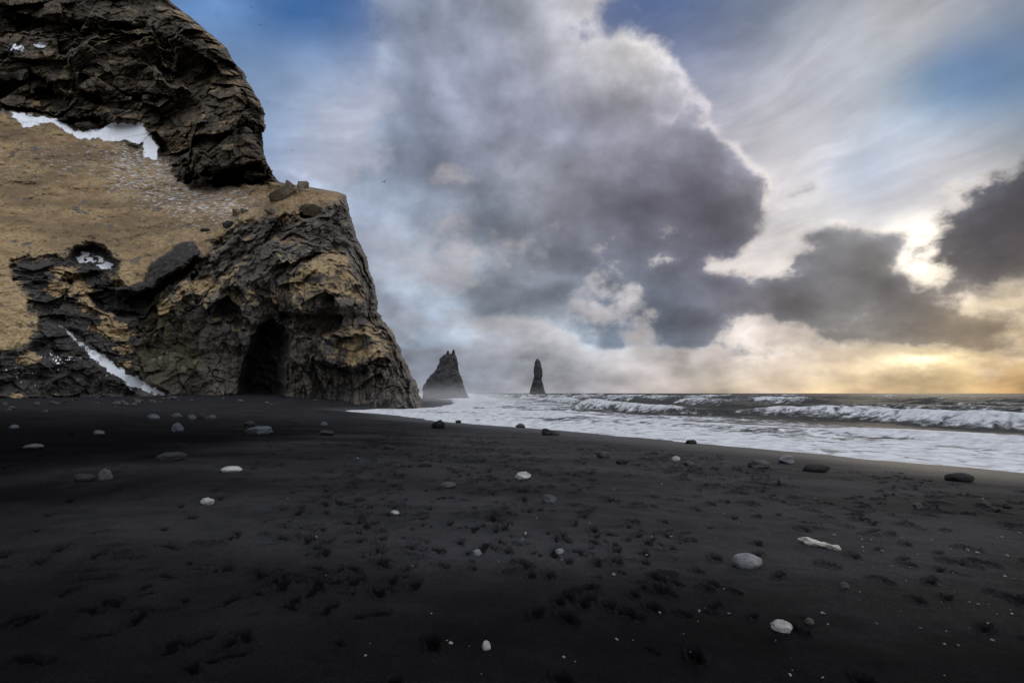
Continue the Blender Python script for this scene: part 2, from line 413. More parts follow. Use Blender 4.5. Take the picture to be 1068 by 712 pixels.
for k, (x, y) in enumerate(WL):
    ctl.append((x, y, 0.0))
for k in range(len(WL)):
    a = _wl[max(k - 1, 0)]; b = _wl[min(k + 1, len(WL) - 1)]; e = (b - a) / np.hypot(*(b - a)); nrm = np.array([e[1], -e[0]])
    p = _wl[k] + nrm * 12; ctl.append((p[0], p[1], -.75))
    p = _wl[k] + nrm * 40; ctl.append((p[0], p[1], -2.6))
    if k < 6:
        p = _wl[k] - nrm * 7; ctl.append((p[0], p[1], .42))
        p = _wl[k] - nrm * 16; ctl.append((p[0], p[1], .98))
ctl += [(0, 0, 1.4), (-6, 4, 1.45), (5, 4, 1.32), (-3, 14, 1.42), (-12, 20, 1.55), (-10, -15, 1.5), (10, -20, 1.3), (-60, -30, 2.6), (-40, 0, 2.0),
        (-22, 40, 1.6), (-40, 60, 1.9), (-60, 80, 2.1), (-28, 70, 1.35), (-45, 100, 1.9), (-100, 100, 2.6), (-90, 60, 2.5), (-70, 20, 2.4), (-150, 0, 4), (-160, 120, 5), (-90, 160, 3.5)]
for (px, py, Y) in ((390, 421.5, 117), (334, 414, 122), (275, 411, 128), (200, 411, 124), (140, 413, 117), (60, 414, 106), (0, 415, 99), (-80, 416, 92)):
    p = at(px, py, Y); ctl.append((p[0], p[1], p[2]))
_sand = RBF([(c[0], c[1]) for c in ctl], [c[2] for c in ctl], smooth=.5)
def sand_base(x, y):
    return np.maximum(_sand(x, y)[..., 0], -4.0)
def sand_z(x, y):
    x = np.asarray(x, float); y = np.asarray(y, float); sh = x.shape
    x = x.ravel(); y = y.ravel()
    z = sand_base(x, y)
    P = np.stack([x, y, np.zeros_like(x)], 1)
    keep = sstep(.15, .8, z)
    z = z + keep * (fbm(P / 9.0, 3, 3) * .10 + fbm(P / 2.2, 3, 13) * .035)
    return z.reshape(sh)
ang = np.concatenate([np.linspace(-180, -51, 70, endpoint=False), np.linspace(-51, 51, 930), np.linspace(52, 180, 68)])
rad = np.concatenate([np.geomspace(.25, 2.2, 16, endpoint=False), np.geomspace(2.2, 60, 640, endpoint=False), np.geomspace(60, 260, 130)])
AA, RR = np.meshgrid(np.radians(ang), rad)
SX, SY = RR * np.sin(AA), RR * np.cos(AA)
SZ = sand_z(SX, SY)
P2 = np.stack([SX.ravel(), SY.ravel(), SZ.ravel() * 0], 1)
near = (RR.ravel() < 45)
lump = np.zeros(SX.size); lump[near] = fbm(P2[near] / .55, 5, 31, .58) * .022 * sstep(45, 12, RR.ravel()[near]) + fbm(P2[near] / .11, 3, 37) * .006 * sstep(14, 5, RR.ravel()[near])
rip = np.zeros(SX.size); rip[near] = ridged(P2[near] / np.array([1.4, .7, 1]), 3, 47) * .012
inl = sstep(.35, 1.0, SZ.ravel())
SZ = SZ + ((lump + rip) * inl).reshape(SZ.shape)
# footprints: bowls pressed into the loose sand, with a small pushed-up rim; moister inside, with shade painted into the colour too
damp_shade = np.zeros(SZ.shape)
prints = []
def trail(x0, y0, x1, y1, jit=.12):
    L = math.hypot(x1 - x0, y1 - y0); n = int(L / .62); h = math.atan2(x1 - x0, y1 - y0)
    for i in range(n):
        if random.random() < .2: continue
        f = i / max(n, 1); w = .45 * math.sin(f * L * .35 + x0)
        sgn = 1 if i % 2 else -1
        prints.append((x0 + (x1 - x0) * f + math.cos(h) * (.10 * sgn + w) + random.gauss(0, jit), y0 + (y1 - y0) * f - math.sin(h) * (.10 * sgn + w) + random.gauss(0, jit), h + random.gauss(0, .2), random.uniform(.75, 1.15)))
for (a, b) in (((-1.2, 2.4), (-9, 46)), ((.3, 2.6), (-6, 52)), ((-.4, 2.6), (5, 30)), ((1.4, 2.8), (3, 40)), ((-2.4, 3), (-18, 48)), ((2.4, 3.2), (13, 20)), ((-7, 9), (12, 18)), ((-10, 14), (9, 26)), ((-12, 22), (6, 34)),
               ((-4, 6), (9, 12)), ((3.2, 3.2), (7.5, 24)), ((-5, 4.5), (-14, 30)), ((4.6, 4.4), (16, 17)), ((-16, 34), (2, 38)), ((0.8, 3), (-2.5, 30)), ((-3, 11), (10, 15)), ((-8, 17), (10, 22)), ((-6.5, 5), (-24, 36)), ((1.8, 5), (10, 30))):
    trail(*a, *b)
for i in range(3600):
    rr = math.exp(random.triangular(math.log(2.6), math.log(50), math.log(16))); aa = random.gauss(.02, .36)
    x, y = rr * math.sin(aa), rr * math.cos(aa)
    if float(fbm(np.array([[x / (1.2 + .12 * rr), y / (2.2 + .35 * rr), .5]]), 2, 71)[0]) + random.gauss(0, .16) < -.02: continue
    prints.append((x, y, random.uniform(-1.6, 1.6) if random.random() < .6 else random.gauss(-.3, .4), random.uniform(.45, 1.2)))
pa = np.array([(p[0], p[1]) for p in prints]); ps, _ = shore(pa[:, 0], pa[:, 1])
angr = np.radians(ang)
for (x, y, h, sc), s_ in zip(prints, ps):
    if s_ > -7.5 - 4 * random.random(): continue
    r0 = math.hypot(x, y); a0 = math.atan2(x, y)
    ci, cj = np.searchsorted(rad, r0), np.searchsorted(angr, a0)
    if r0 < 14 and damp_shade[min(ci, len(rad) - 1), min(cj, len(ang) - 1)] > .25: continue
    far = min(.74 + r0 / 40, 1.3)
    la, lb, dep = .140 * sc * far, .062 * sc * far, .060 * min(sc, 1.05) * (0.6 + .6 * random.random()) * far * (1 + sstep(4, 14, r0) * .6)
    ext = la * 2.2
    i0, i1 = np.searchsorted(rad, [r0 - ext, r0 + ext]); j0, j1 = np.searchsorted(angr, [a0 - ext / r0, a0 + ext / r0])
    if i1 <= i0 or j1 <= j0: continue
    X_, Y_ = SX[i0:i1, j0:j1] - x, SY[i0:i1, j0:j1] - y
    u = X_ * math.sin(h) + Y_ * math.cos(h); v = X_ * math.cos(h) - Y_ * math.sin(h)
    wob = 1 + .10 * np.sin(np.arctan2(v, u) * 3 + x * 7) + .05 * np.sin(np.arctan2(v, u) * 5 + y * 9)
    q = np.minimum(np.sqrt(((u - .30 * la) / (.70 * la))**2 + (v / lb)**2), np.sqrt(((u + .62 * la) / (.42 * la))**2 + (v / (.82 * lb))**2)) / wob
    dep = dep * (1 - .6 * float(damp_shade[(i0 + i1) // 2, (j0 + j1) // 2]))
    SZ[i0:i1, j0:j1] += -dep * (1 - sstep(.55, 1.0, q)) + .42 * dep * np.exp(-((q - 1.22) / .22)**2)
    damp_shade[i0:i1, j0:j1] = np.maximum(damp_shade[i0:i1, j0:j1], (1 - sstep(.5, 1.15, q)) * (.55 + .45 * min(1, dep / .03)))
wet = 1 - sstep(.12, .62, sand_base(SX, SY) + .10 * fbm(P2 / 7.0, 3, 77).reshape(SX.shape))
_zi = SZ
def ground(x, y):
    """height of the finished sand surface"""
    r_ = np.hypot(x, y); a_ = np.degrees(np.arctan2(x, y))
    fi = np.interp(r_, rad, np.arange(len(rad))); fj = np.interp(a_, ang, np.arange(len(ang)))
    i = np.clip(fi.astype(int), 0, len(rad) - 2); j = np.clip(fj.astype(int), 0, len(ang) - 2); u = fi - i; v = fj - j
    return SZ[i, j] * (1 - u) * (1 - v) + SZ[i + 1, j] * u * (1 - v) + SZ[i, j + 1] * (1 - u) * v + SZ[i + 1, j + 1] * u * v
def hit_sand(px, py):
    a, dy, dz = (float(v) for v in ray(px, py))
    Y = np.geomspace(1.5, 200, 3000); t = Y / dy
    z = ground(a * t, Y)
    k = np.nonzero(EYE + dz * t < z)[0]
    k = k[0] if len(k) else len(Y) - 1
    return np.array([a * t[k], Y[k], z[k]])
patch = fbm(P2 / np.array([3.2, 1.8, 1]), 4, 91).reshape(SX.shape) * .5 + .5

# vignette painted into the sand colour: left side, near band and right foreground
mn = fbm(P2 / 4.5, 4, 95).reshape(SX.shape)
vignette = np.maximum(sstep(1.5, -11, SX + 7 * mn) * (.45 + .55 * sstep(52, 15, SY)), sstep(7.5, 2.8, SY + .12 * SX + 3.0 * mn) * .85)
vignette = np.maximum(vignette, sstep(4, 12, SX + 5 * mn) * sstep(16, 6, SY + 4 * mn) * .75)
m_sand, nt, b = material('black_sand')
aw, ad, ap = nt.attr('sand_mask')
P = nt.pos()
n1 = nt.noise(P, 3.0, 6, .6); n2 = nt.noise(P, 60., 4, .7); n3 = nt.noise(P, 420., 2, .6)
dry = nt.mix(nt.map(nt.m('ADD', nt.m('MULTIPLY', ap, .6), nt.m('MULTIPLY', n1, .4)), .35, .65), (.022, .022, .0243), (.056, .0553, .0615))
dry = nt.mix(nt.map(n2, .35, .75, 0, .5), dry, (.012, .012, .013))
grain = nt.map(n3, .66, .74)
gv_ = nt.new('ShaderNodeTexVoronoi'); nt.put(gv_.inputs['Vector'], P); gv_.inputs['Scale'].default_value = 75.0
gs_ = nt.xyz(gv_.outputs['Color'])[0]
dry = nt.mix(nt.map(gs_, .0, 1.0, 0, .55, False), dry, (.007, .007, .0075))
dry = nt.mix(nt.m('MULTIPLY', nt.map(gs_, .90, .97), nt.map(gv_.outputs['Distance'], .45, .25)), dry, (.085, .084, .085))
dry = nt.mix(nt.m('MULTIPLY', grain, .35), dry, (.07, .07, .072))
c = nt.mix(nt.m('MULTIPLY', nt.map(ad, .2, .72), .80), dry, (.0035, .0035, .004))
avig, _, _ = nt.attr('vignette')
nt.put(b.inputs['Specular IOR Level'], nt.m('MULTIPLY_ADD', aw, .35, nt.m('MULTIPLY', .06, nt.m('SUBTRACT', 1.0, avig, None, True))))
c = nt.mix(nt.m('MULTIPLY', avig, .92), c, (.0022, .0022, .0024))  # edge darkening mixed into the base colour
c = nt.mix(nt.m('MULTIPLY', aw, .5), c, (.012, .0118, .0122))
nt.l.new(c, b.inputs['Base Color'])
rough = nt.m('SUBTRACT', .95, nt.m('MULTIPLY', aw, .25)); nt.put(b.inputs['Roughness'], rough)

bh = nt.m('ADD', nt.m('MULTIPLY', n2, .7), nt.m('ADD', nt.m('MULTIPLY', n3, .3), nt.m('MULTIPLY', gs_, .35)))
nt.l.new(nt.bump(bh, .02, 1.0), b.inputs['Normal'])
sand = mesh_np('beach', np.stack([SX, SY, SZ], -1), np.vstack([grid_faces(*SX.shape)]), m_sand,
               attrs={'sand_mask': np.stack([wet.ravel(), damp_shade.ravel(), patch.ravel()], 1), 'vignette': np.repeat(vignette.ravel()[:, None], 3, 1)})
tag(sand, 'black volcanic sand beach pitted with footprints, running up to the cliff foot', 'beach', kind='structure')

# ------------------------------------------------------------------ sea
ang2 = np.concatenate([np.linspace(-44, 48, 900), np.linspace(48.5, 140, 90)])
rad2 = np.concatenate([np.geomspace(7, 330, 860, endpoint=False), np.geomspace(330, 40000, 190)])
A2, R2 = np.meshgrid(np.radians(ang2), rad2)
X2, Y2 = R2 * np.sin(A2), R2 * np.cos(A2)
s2, t2 = shore(X2.ravel(), Y2.ravel())
# straight shore coordinates for the swell
nx, ny = .82, .57
sl = (X2.ravel() - 19.5) * nx + (Y2.ravel() - 21.7) * ny
tl = (X2.ravel() - 19.5) * -ny + (Y2.ravel() - 21.7) * nx
Q = np.stack([X2.ravel(), Y2.ravel(), np.zeros(X2.size)], 1)
ST2 = np.stack([sl, tl, np.zeros_like(sl)], 1)
nearm = R2.ravel() < 1500
def nfun(f, P, *a):
    o = np.zeros(len(P)); o[nearm] = f(P[nearm], *a); return o
wob = nfun(fbm, ST2 / np.array([60., 38., 1]), 3, 5) * 9.0
seg = nfun(fbm, ST2 / np.array([90., 55., 1]), 2, 15)
turb = nfun(fbm, Q / 2.6, 5, 25)
turb2 = nfun(ridged, Q / np.array([7., 7., 1]), 4, 35)
z2 = np.zeros_like(sl); foam = np.zeros_like(sl)
sm = np.maximum(np.minimum(s2, sl + 40), -5)
sp = s2 + wob * sstep(4, 40, s2)
for (sc, h, wf, wb, brk, sd_) in ((15, .55, 1.6, 6, 1.2, 1), (34, 1.45, 2.2, 8, 1.1, 2), (60, 1.7, 2.6, 9, .75, 3), (92, 1.9, 3.2, 11, .55, 4), (132, 1.9, 4, 13, .4, 5), (180, 1.7, 6, 16, .15, 6), (236, 1.6, 8, 18, .1, 7), (300, 1.5, 9, 20, .05, 8)):
    g = nfun(fbm, np.stack([tl / 32. + sd_ * 17, sl * 0 + sd_ * 3.7, sl * 0], 1), 2, 60 + sd_)
    d_ = sp - sc - g * 6
    prof = np.where(d_ < 0, np.exp(-(d_ / wf)**2), np.exp(-(d_ / wb)**2))
    amp = h * np.clip(.75 + .9 * g, .15, 1.3) * (1 if sc > 20 else 1)
    z2 += amp * prof
    b_ = np.clip(brk + 2.4 * g + .0045 * (np.minimum(tl, 220) - 60 - .5 * np.maximum(sc - 40, 0)) * (1 if sc > 40 else .3), 0, 1.2)
    foam = np.maximum(foam, .92 * b_ * np.where(d_ < 0, np.exp(-(d_ / (wf * 1.8))**2), np.exp(-(d_ / (wb * .42))**2)) * 1.05)
# surf zone covered in foam, wider towards the headland
ext = 30 + np.clip(tl - 20, 0, 260) * .44
zone = 1 - sstep(.55, 1.12, (sp + 6 * turb) / ext)
zone = np.maximum(zone, .9 * (1 - sstep(14, 34, s2 + 5 * turb)))
streak = nfun(fbm, ST2 / np.array([5., 17., 1]), 4, 45)
foam = np.maximum(foam, zone * (.52 + .62 * streak + .30 * turb2 + .25 * turb + .10 * sstep(25, 5, s2)))
swash = 1 - sstep(6, 20, s2 + 4 * turb)
foam = np.maximum(foam, swash * (.85 + .25 * turb))
caps = sstep(.36, .66, nfun(ridged, ST2 / np.array([9., 26., 1]), 3, 105) * .6 + seg * .8) * sstep(30, 60, sl)
foam = np.maximum(foam, caps * .8)
foam = np.maximum(foam * (1 - .35 * sstep(.05, .35, turb2) * sstep(25, 40, s2)), 0)
foam = np.clip(foam, 0, 1)
chop = nfun(fbm, ST2 / np.array([7., 13., 1]), 4, 115) * .55 + nfun(ridged, ST2 / np.array([3.2, 5.5, 1]), 3, 125) * .16
z2 += chop * sstep(12, 45, s2) * 1.0
z2 += foam * (turb * .24 + .10) * sstep(7, 30, s2)
z2 *= sstep(0, 12, s2) * .92 + .08
far = R2.ravel()
z2 *= 1 - .75 * sstep(500, 1500, far)
z2 += (nfun(fbm, ST2 / np.array([6., 3.6, 1]), 3, 135) * .11) * (1 - sstep(5, 25, s2))
z2 = np.where(s2 < -6, -.5, z2)

m_sea, nt, b = material('sea_water')
fo, _, _ = nt.attr('foam')
P = nt.pos()
Pw = nt.v('MULTIPLY', P, (1, 1, .6))
lace = nt.noise(Pw, 1.1, 7, .66, .6); lace2 = nt.vor(nt.v('ADD', Pw, nt.v('SCALE', nt.new('ShaderNodeTexNoise').outputs['Color'], .6)), .9)
fm = nt.map(nt.m('ADD', fo, nt.m('ADD', nt.m('MULTIPLY', nt.m('SUBTRACT', lace, .5), 1.15), nt.m('MULTIPLY', nt.m('SUBTRACT', .4, lace2), .22))), .44, .78)
fcol = nt.mix(nt.map(lace, .3, .7), (.34, .345, .37), (.60, .605, .625))
nt.l.new(nt.mix(fm, (.034, .033, .030), fcol), b.inputs['Base Color'])
nt.put(b.inputs['Roughness'], nt.map(fm, 0, 1, .64, .9)); b.inputs['IOR'].default_value = 1.33
nt.put(b.inputs['Specular IOR Level'], nt.map(fm, 0, 1, .20, .1))
w1 = nt.noise(nt.v('MULTIPLY', P, (.9, .55, 1)), .8, 8, .62, .4); w2 = nt.noise(P, 4.5, 5, .6)
nb = nt.bump(nt.m('MULTIPLY', nt.m('ADD', w1, nt.m('MULTIPLY', w2, .22)), nt.map(fm, 0, 1, 1.0, .3)), .75, .9)
nb = nt.bump(nt.m('MULTIPLY', fm, lace), .18, .4, nb)
nt.l.new(nb, b.inputs['Normal'])
sea = mesh_np('sea', np.stack([X2.ravel(), Y2.ravel(), z2], 1), grid_faces(*X2.shape), m_sea, attrs={'foam': np.stack([foam, foam, foam], 1)})
tag(sea, 'grey rough sea with white breakers and a broad foaming surf zone', 'sea', kind='structure')

# ------------------------------------------------------------------ the cliff
SIL = np.array([(-300, 20), (-200, 60), (-100, 110), (-50, 140), (0, 176), (12, 190), (25, 207), (40, 225), (50, 236), (62, 243), (75, 252), (90, 261), (97, 266), (105, 271), (120, 277), (132, 276), (145, 274),
                (160, 276), (172, 281), (185, 287), (190, 291), (193, 310), (197, 335), (200, 352), (203, 361), (212, 363), (225, 365), (240, 369), (255, 376), (268, 382), (280, 384), (292, 389), (310, 392), (325, 393),
                (333, 399), (345, 409), (355, 413), (370, 418), (382, 426), (400, 434), (415, 440), (425, 443), (440, 446)], float)
DEP = [(443,425,118),(395,421,116),(334,413,121),(275,410,126),(200,410,123),(140,412,116),(60,412,105),(0,413,98),(-100,414,88),(-400,414,70),
       (415,370,119),(392,310,124),(345,330,119),(300,260,122),(372,260,128),(350,215,130),(240,285,124),(180,330,122),(275,340,121),(320,380,118),
       (285,195,150),(358,204,140),(265,228,138),(225,252,136),(150,300,128),
       (20,310,112),(0,345,107),(100,245,134),(200,205,152),(100,175,162),(0,135,168),(160,160,172),(250,195,158),(-100,250,115),(-100,350,98),
       (0,100,176),(100,120,180),(200,190,164),(240,190,162),(275,140,164),(100,50,187),(0,0,196),(175,0,200),(235,50,186),(262,95,174),(60,80,182),
       (-100,0,190),(-400,100,130),(-400,300,90),(0,-200,230),(100,-100,220),(60,-300,250),(-400,-200,170),(80,330,116),(100,380,112),(40,380,105)]
dep = RBF([(d[0], d[1]) for d in DEP], [d[2] for d in DEP], smooth=6.0)
NR, NC0, NC1, NC2 = 900, 60, 640, 44
rows = np.concatenate([np.linspace(-300, -4, 120, endpoint=False), np.linspace(-4, 440, NR - 120)])
sil = np.interp(rows, SIL[:, 0], SIL[:, 1])
rz = np.stack([rows * 0, rows / 22., rows * 0], 1)
sil = sil + fbm(rz * .8, 5, 201, .6) * 5.5 + (cells(rz * 1.6, 3)[2] - .5) * 2.6
u0 = np.linspace(0, 1, NC0, endpoint=False); u1 = np.linspace(0, 1, NC1)
PX = np.concatenate([np.broadcast_to((-420 + 410 * u0)[None], (NR, NC0)), -10 + (sil[:, None] + 10) * u1[None]], 1)
PY = np.broadcast_to(rows[:, None], PX.shape).copy()
px, py = PX.ravel(), PY.ravel()
n2d = np.stack([px, py, px * 0], 1)
wx = fbm(n2d / 26., 4, 211) * 6; wy = fbm(n2d / 26., 4, 217) * 6
wf = fbm(n2d / 7., 3, 221)
wx2 = fbm(n2d / 11., 3, 213) * 7; wy2 = fbm(n2d / 11., 3, 219) * 7
def reg(poly, soft=4., warp=1.0):
    k = .35 + .65 * warp
    return sstep(-soft, soft, poly_sd(px + wx * warp + wx2 * k, py + wy * warp + wy2 * k, poly) + wf * 2.5 * k)
Yb = dep(px, py)[..., 0]
e = np.clip((np.repeat(sil[:, None], PX.shape[1], 1).ravel() - px) / 26., 0, 1)
Yb = Yb + 9.0 * (1 - e)**2.2
GRASS = [(-430,120),(5,116),(20,124),(50,126),(80,138),(120,148),(150,160),(172,166),(186,190),(225,194),(290,190),(362,203),(358,210),(330,212),(305,222),(285,222),(268,228),(245,236),(225,252),(205,276),(182,292),(165,306),(150,318),(140,318),(118,290),(122,272),
         (112,258),(96,252),(80,256),(68,268),(30,268),(12,272),(16,290),(32,318),(40,340),(24,362),(-20,372),(-430,380)]
UPPER = [(-430,-400),(330,-400),(330,190),(224,192),(186,190),(172,164),(150,155),(120,146),(80,136),(50,125),(20,122),(5,114),(-430,118)]
SCREE = [(-430,380),(-20,372),(24,362),(42,342),(32,318),(14,290),(10,270),(68,268),(120,286),(140,318),(150,318),(145,345),(140,380),(146,415),(-430,420)]
BUTT = [(146,430),(138,380),(144,340),(150,318),(182,292),(225,252),(268,228),(305,222),(358,208),(480,205),(480,440)]
CAVE = [(244,420),(247,409),(250,390),(257,368),(264,350),(272,338),(284,333),(296,340),(302,352),(301,368),(298,384),(297,400),(300,420)]
COLUMNS = [(300,388),(320,372),(345,380),(385,378),(410,368),(428,382),(450,430),(295,430)]
w_grass, w_upper, w_scree, w_butt = reg(GRASS, 3), reg(UPPER, 3), reg(SCREE, 4), reg(BUTT, 3)
cave_sd = poly_sd(px + wx * .5 + wx2 * .25, py + wy * .5 + wy2 * .25, CAVE) + wf * 1.5
cave = sstep(-1.0, 1.8, cave_sd)
NICHE = [(72,268),(80,257),(97,253),(112,260),(121,272),(119,286),(104,284),(92,279),(78,277)]
niche = reg(NICHE, 3.5, .8)
# large forms: (outline, metres back, softness)
for poly, dd, so, wp in (
    ([(203,186),(198,150),(208,112),(220,94),(250,91),(300,100),(300,187)], -7, 4, .5),
    ([(220,178),(245,173),(272,170),(300,186),(272,193),(240,193),(222,192)], 11, 3, .3),
    ([(188,168),(199,155),(215,158),(221,175),(215,192),(198,194),(189,182)], -4, 3, .3),
    ([(194,182),(203,178),(209,186),(200,193),(193,191)], 5, 1.5, .2),
    ([(-60,82),(40,80),(75,105),(62,120),(0,112),(-60,110)], 7, 5, .7),
    ([(60,128),(85,120),(110,122),(115,134),(85,138)], 4, 4, .6),
    ([(70,60),(100,35),(160,35),(170,60),(195,95),(180,100),(80,95)], -6, 5, .8),
    ([(160,30),(180,50),(190,90),(175,95),(165,60)], 5, 4, .6),
    ([(0,20),(60,22),(150,28),(160,40),(100,38),(0,34)], 5, 5, .8),
    ([(115,302),(150,292),(158,275),(185,255),(201,250),(211,266),(190,279),(170,291),(155,305),(130,312)], -4.5, 3.0, .5),
    ([(90,306),(115,302),(150,305),(172,292),(208,269),(196,284),(165,305),(150,332),(128,332),(100,322)], 5, 2.5, .25),
    ([(66,290),(100,284),(120,288),(135,300),(110,304),(70,300)], 3.5, 3, .6),
    ([(225,250),(262,228),(290,238),(262,262),(232,290),(205,318),(200,290)], 3.0, 5, .6),
    ([(280,240),(350,212),(362,240),(350,262),(300,275)], 2.0, 5, .6),
    ([(285,290),(330,268),(365,265),(385,300),(380,322),(300,325)], -2.2, 5, .6),
    ([(290,325),(400,330),(415,345),(340,350),(300,345)], 2.2, 4, .6),
    ([(330,352),(385,340),(412,350),(430,380),(360,385),(325,378)], -2.2, 4, .6),
    ([(235,300),(290,318),(310,335),(255,345),(225,330)], 2.0, 5, .6)):
    Yb = Yb + dd * 1.35 * reg(poly, so, wp)
Yb = Yb + 9.0 * niche * .6
# rock structure in world space
P0 = at(px, py, Yb)
wv = np.stack([fbm(P0 / 9., 3, 231), fbm(P0 / 9., 3, 237), fbm(P0 / 9., 3, 241)], 1)
Pw = P0 + wv * .8
def blocks(sx, sy, sz, seed, edge=.3):
    f1, f2, r, t_ = cells(Pw / np.array([sx, sy, sz]), seed, True)
    return (r - .5) * .75 + t_ * .95, 1 - sstep(0, edge * .35, f2 - f1), r
A0, c0, r0_ = blocks(27, 27, 21, 4, .3); A1, c1, r1 = blocks(14, 14, 12, 5, .35); A2, c2, r2 = blocks(5.2, 5.2, 4.4, 6, .3); A3, c3, r3 = blocks(2.1, 2.1, 1.8, 7, .3)
rough = ridged(Pw / 5., 5, 251, .6)
V1u = blocks(9, 9, 17, 12, .4)[0]
disp = np.zeros(len(px))
bed = fbm(Pw / np.array([16., 16., 1.5]), 4, 261)                 # level beds of lava and tuff
disp += w_upper * (A0 * 10.0 + A1 * 7.0 + A2 * 2.4 + A3 * .8 + V1u * 2.2 + c1 * .4 + c2 * .2 - rough * .3 + fbm(P0 / 24., 3, 263) * 7.0 - fbm(Pw / 1.2, 3, 257) * .35)
V1, d1, q1 = blocks(7, 7, 13, 8, .4); V2, d2, q2 = blocks(2.2, 2.2, 4.2, 10, .3)
disp += w_butt * (V1 * 5.0 + V2 * 1.2 + A2 * 1.3 + d2 * .2 + A3 * .75 - ridged(Pw / np.array([15., 15., 22.]), 3, 271) * 3.2 - rough * .45 - fbm(Pw / 1.2, 3, 258) * .35 + bed * .35)
wc = reg(COLUMNS, 5, .5) * w_butt
cc = cells(np.stack([Pw[:, 0] / 1.3, Pw[:, 1] / 1.3, Pw[:, 2] / 16.], 1), 9)
disp += wc * ((cc[2] - .5) * 2.0 + (1 - sstep(0, .22, cc[1] - cc[0])) * .8)
disp += w_scree * (-ridged(Pw / 5., 4, 281) * 1.6 + A2 * 2.4 + A3 * 1.0 + c3 * .2)
snow_pre = np.zeros_like(px)
for p_ in ([(8,115),(35,121),(58,124),(80,136),(104,135),(118,129),(148,129),(166,154),(164,166),(150,164),(147,150),(132,146),(115,149),(100,143),(85,146),(66,134),(50,128),(24,134),(16,124)],
           [(62,338),(86,357),(98,364),(126,384),(150,399),(173,411),(158,412),(133,400),(108,384),(88,366)], [(-40,78),(28,74),(25,82),(0,84),(-40,86)]):
    snow_pre = np.maximum(snow_pre, sstep(-5, 2, poly_sd(px, py, p_)))
disp = disp * (1 - .97 * snow_pre)
disp += w_grass * (fbm(P0 / 14., 3, 291) * 2.2 + fbm(P0 / 2.4, 4, 295, .6) * .8 + fbm(P0 / np.array([5., 5., 2.5]), 3, 299) * .5 - ridged(np.stack([P0[:, 0] + .35 * P0[:, 2], P0[:, 2] * .18, 0 * px], 1) / 7., 4, 303) * 1.5)
Yd = Yb + disp * sstep(0, .25, e + .05) + (5 * cave + 9 * sstep(0, 14, cave_sd)) + fbm(P0 / 2., 3, 301) * 1.6 * cave
V = at(px, py, Yd).reshape(NR, -1, 3)
# the far side, out of sight beyond the skyline: runs back from the silhouette
Ls = 90 * (np.arange(1, NC2 + 1) / NC2)**1.6
back = V[:, -1:, :] + np.stack([-.42 * Ls - 1.2, Ls, -.10 * Ls], -1)[None]
bn = fbm(back.reshape(-1, 3) / 7., 4, 311).reshape(NR, NC2)
back[..., 0] += (bn - .25) * np.minimum(Ls, 3.0)[None] * 1.0
Vall = np.concatenate([V, back], 1)
NCA = Vall.shape[1]
# normals for the plants and the snow that settle on what faces up
du = np.gradient(Vall, axis=1); dv = np.gradient(Vall, axis=0)
nn = np.cross(du, dv); nn /= np.linalg.norm(nn, axis=2)[..., None] + 1e-9
nn *= np.sign(-nn[..., 1:2] + 1e-6)
up = nn[..., 2]
# smoothed
def blur(a, k):
    for ax in (0, 1):
        c = np.cumsum(np.pad(a, [(k + 1, k) if i == ax else (0, 0) for i in (0, 1)], mode='edge'), axis=ax)
        n = a.shape[ax]
        a = (np.take(c, np.arange(2 * k + 1, 2 * k + 1 + n), ax) - np.take(c, np.arange(0, n), ax)) / (2 * k + 1)
    return a
up_s = blur(up, 2)[:, :NC0 + NC1].ravel()
def soft(poly, s, w=1.0, noise=3.0): return sstep(-s, s, poly_sd(px + wx * w, py + wy * w, poly) + wf * noise)
TAN = [[(280,305),(300,290),(330,266),(355,260),(374,290),(378,312),(355,310),(322,312),(300,318)], [(322,378),(340,348),(385,338),(407,345),(414,366),(388,378),(352,384)],
       [(148,335),(165,310),(200,290),(242,283),(248,298),(202,318),(176,332)], [(262,232),(285,190),(362,203),(356,210),(325,212),(300,228),(280,222)], [(225,300),(260,295),(300,305),(330,320),(300,330),(250,318)],
       [(286,196),(300,196),(345,212),(330,225),(300,235),(285,225)]]
tan = np.zeros_like(px)
for p_ in TAN: tan = np.maximum(tan, soft(p_, 8, 1.2, 5))
clump = fbm(P0 / 5., 4, 321); clumpf = fbm(P0 / 1.6, 3, 325)
grass = reg(GRASS, 8, 1.25) * (1 - w_upper * .6)
spk = fbm(P0 / 3.2, 4, 341, .6)
grass = grass * (1 - .75 * sstep(.20, .38, spk + .25 * clump) * w_grass)
grass = np.maximum(grass, tan * np.clip(.62 + 1.1 * clump + .8 * clumpf + (up_s - .25) * .9, 0, 1))
grass = np.maximum(grass, .8 * w_butt * sstep(.55, .85, up_s + clump * .6 + clumpf * .3) * sstep(400, 370, py))
ledge = np.zeros_like(px)
for p_ in ([(95,30),(160,36),(174,56),(140,44),(104,46)], [(50,90),(105,94),(132,113),(90,112)], [(183,58),(215,78),(238,92),(225,98),(192,86)], [(150,152),(196,118),(216,108),(212,150),(198,157),(176,166)], [(40,62),(72,58),(64,80),(30,76)], [(222,92),(262,96),(272,112),(240,112),(222,106)]):
    ledge = np.maximum(ledge, soft(p_, 8, 1.3, 5))
grass = np.maximum(grass, w_upper * .72 * np.maximum(sstep(.50, .85, up_s + clump * .5 + clumpf * .25), ledge * np.clip(.5 + 1.2 * clump + .8 * clumpf, 0, 1)))
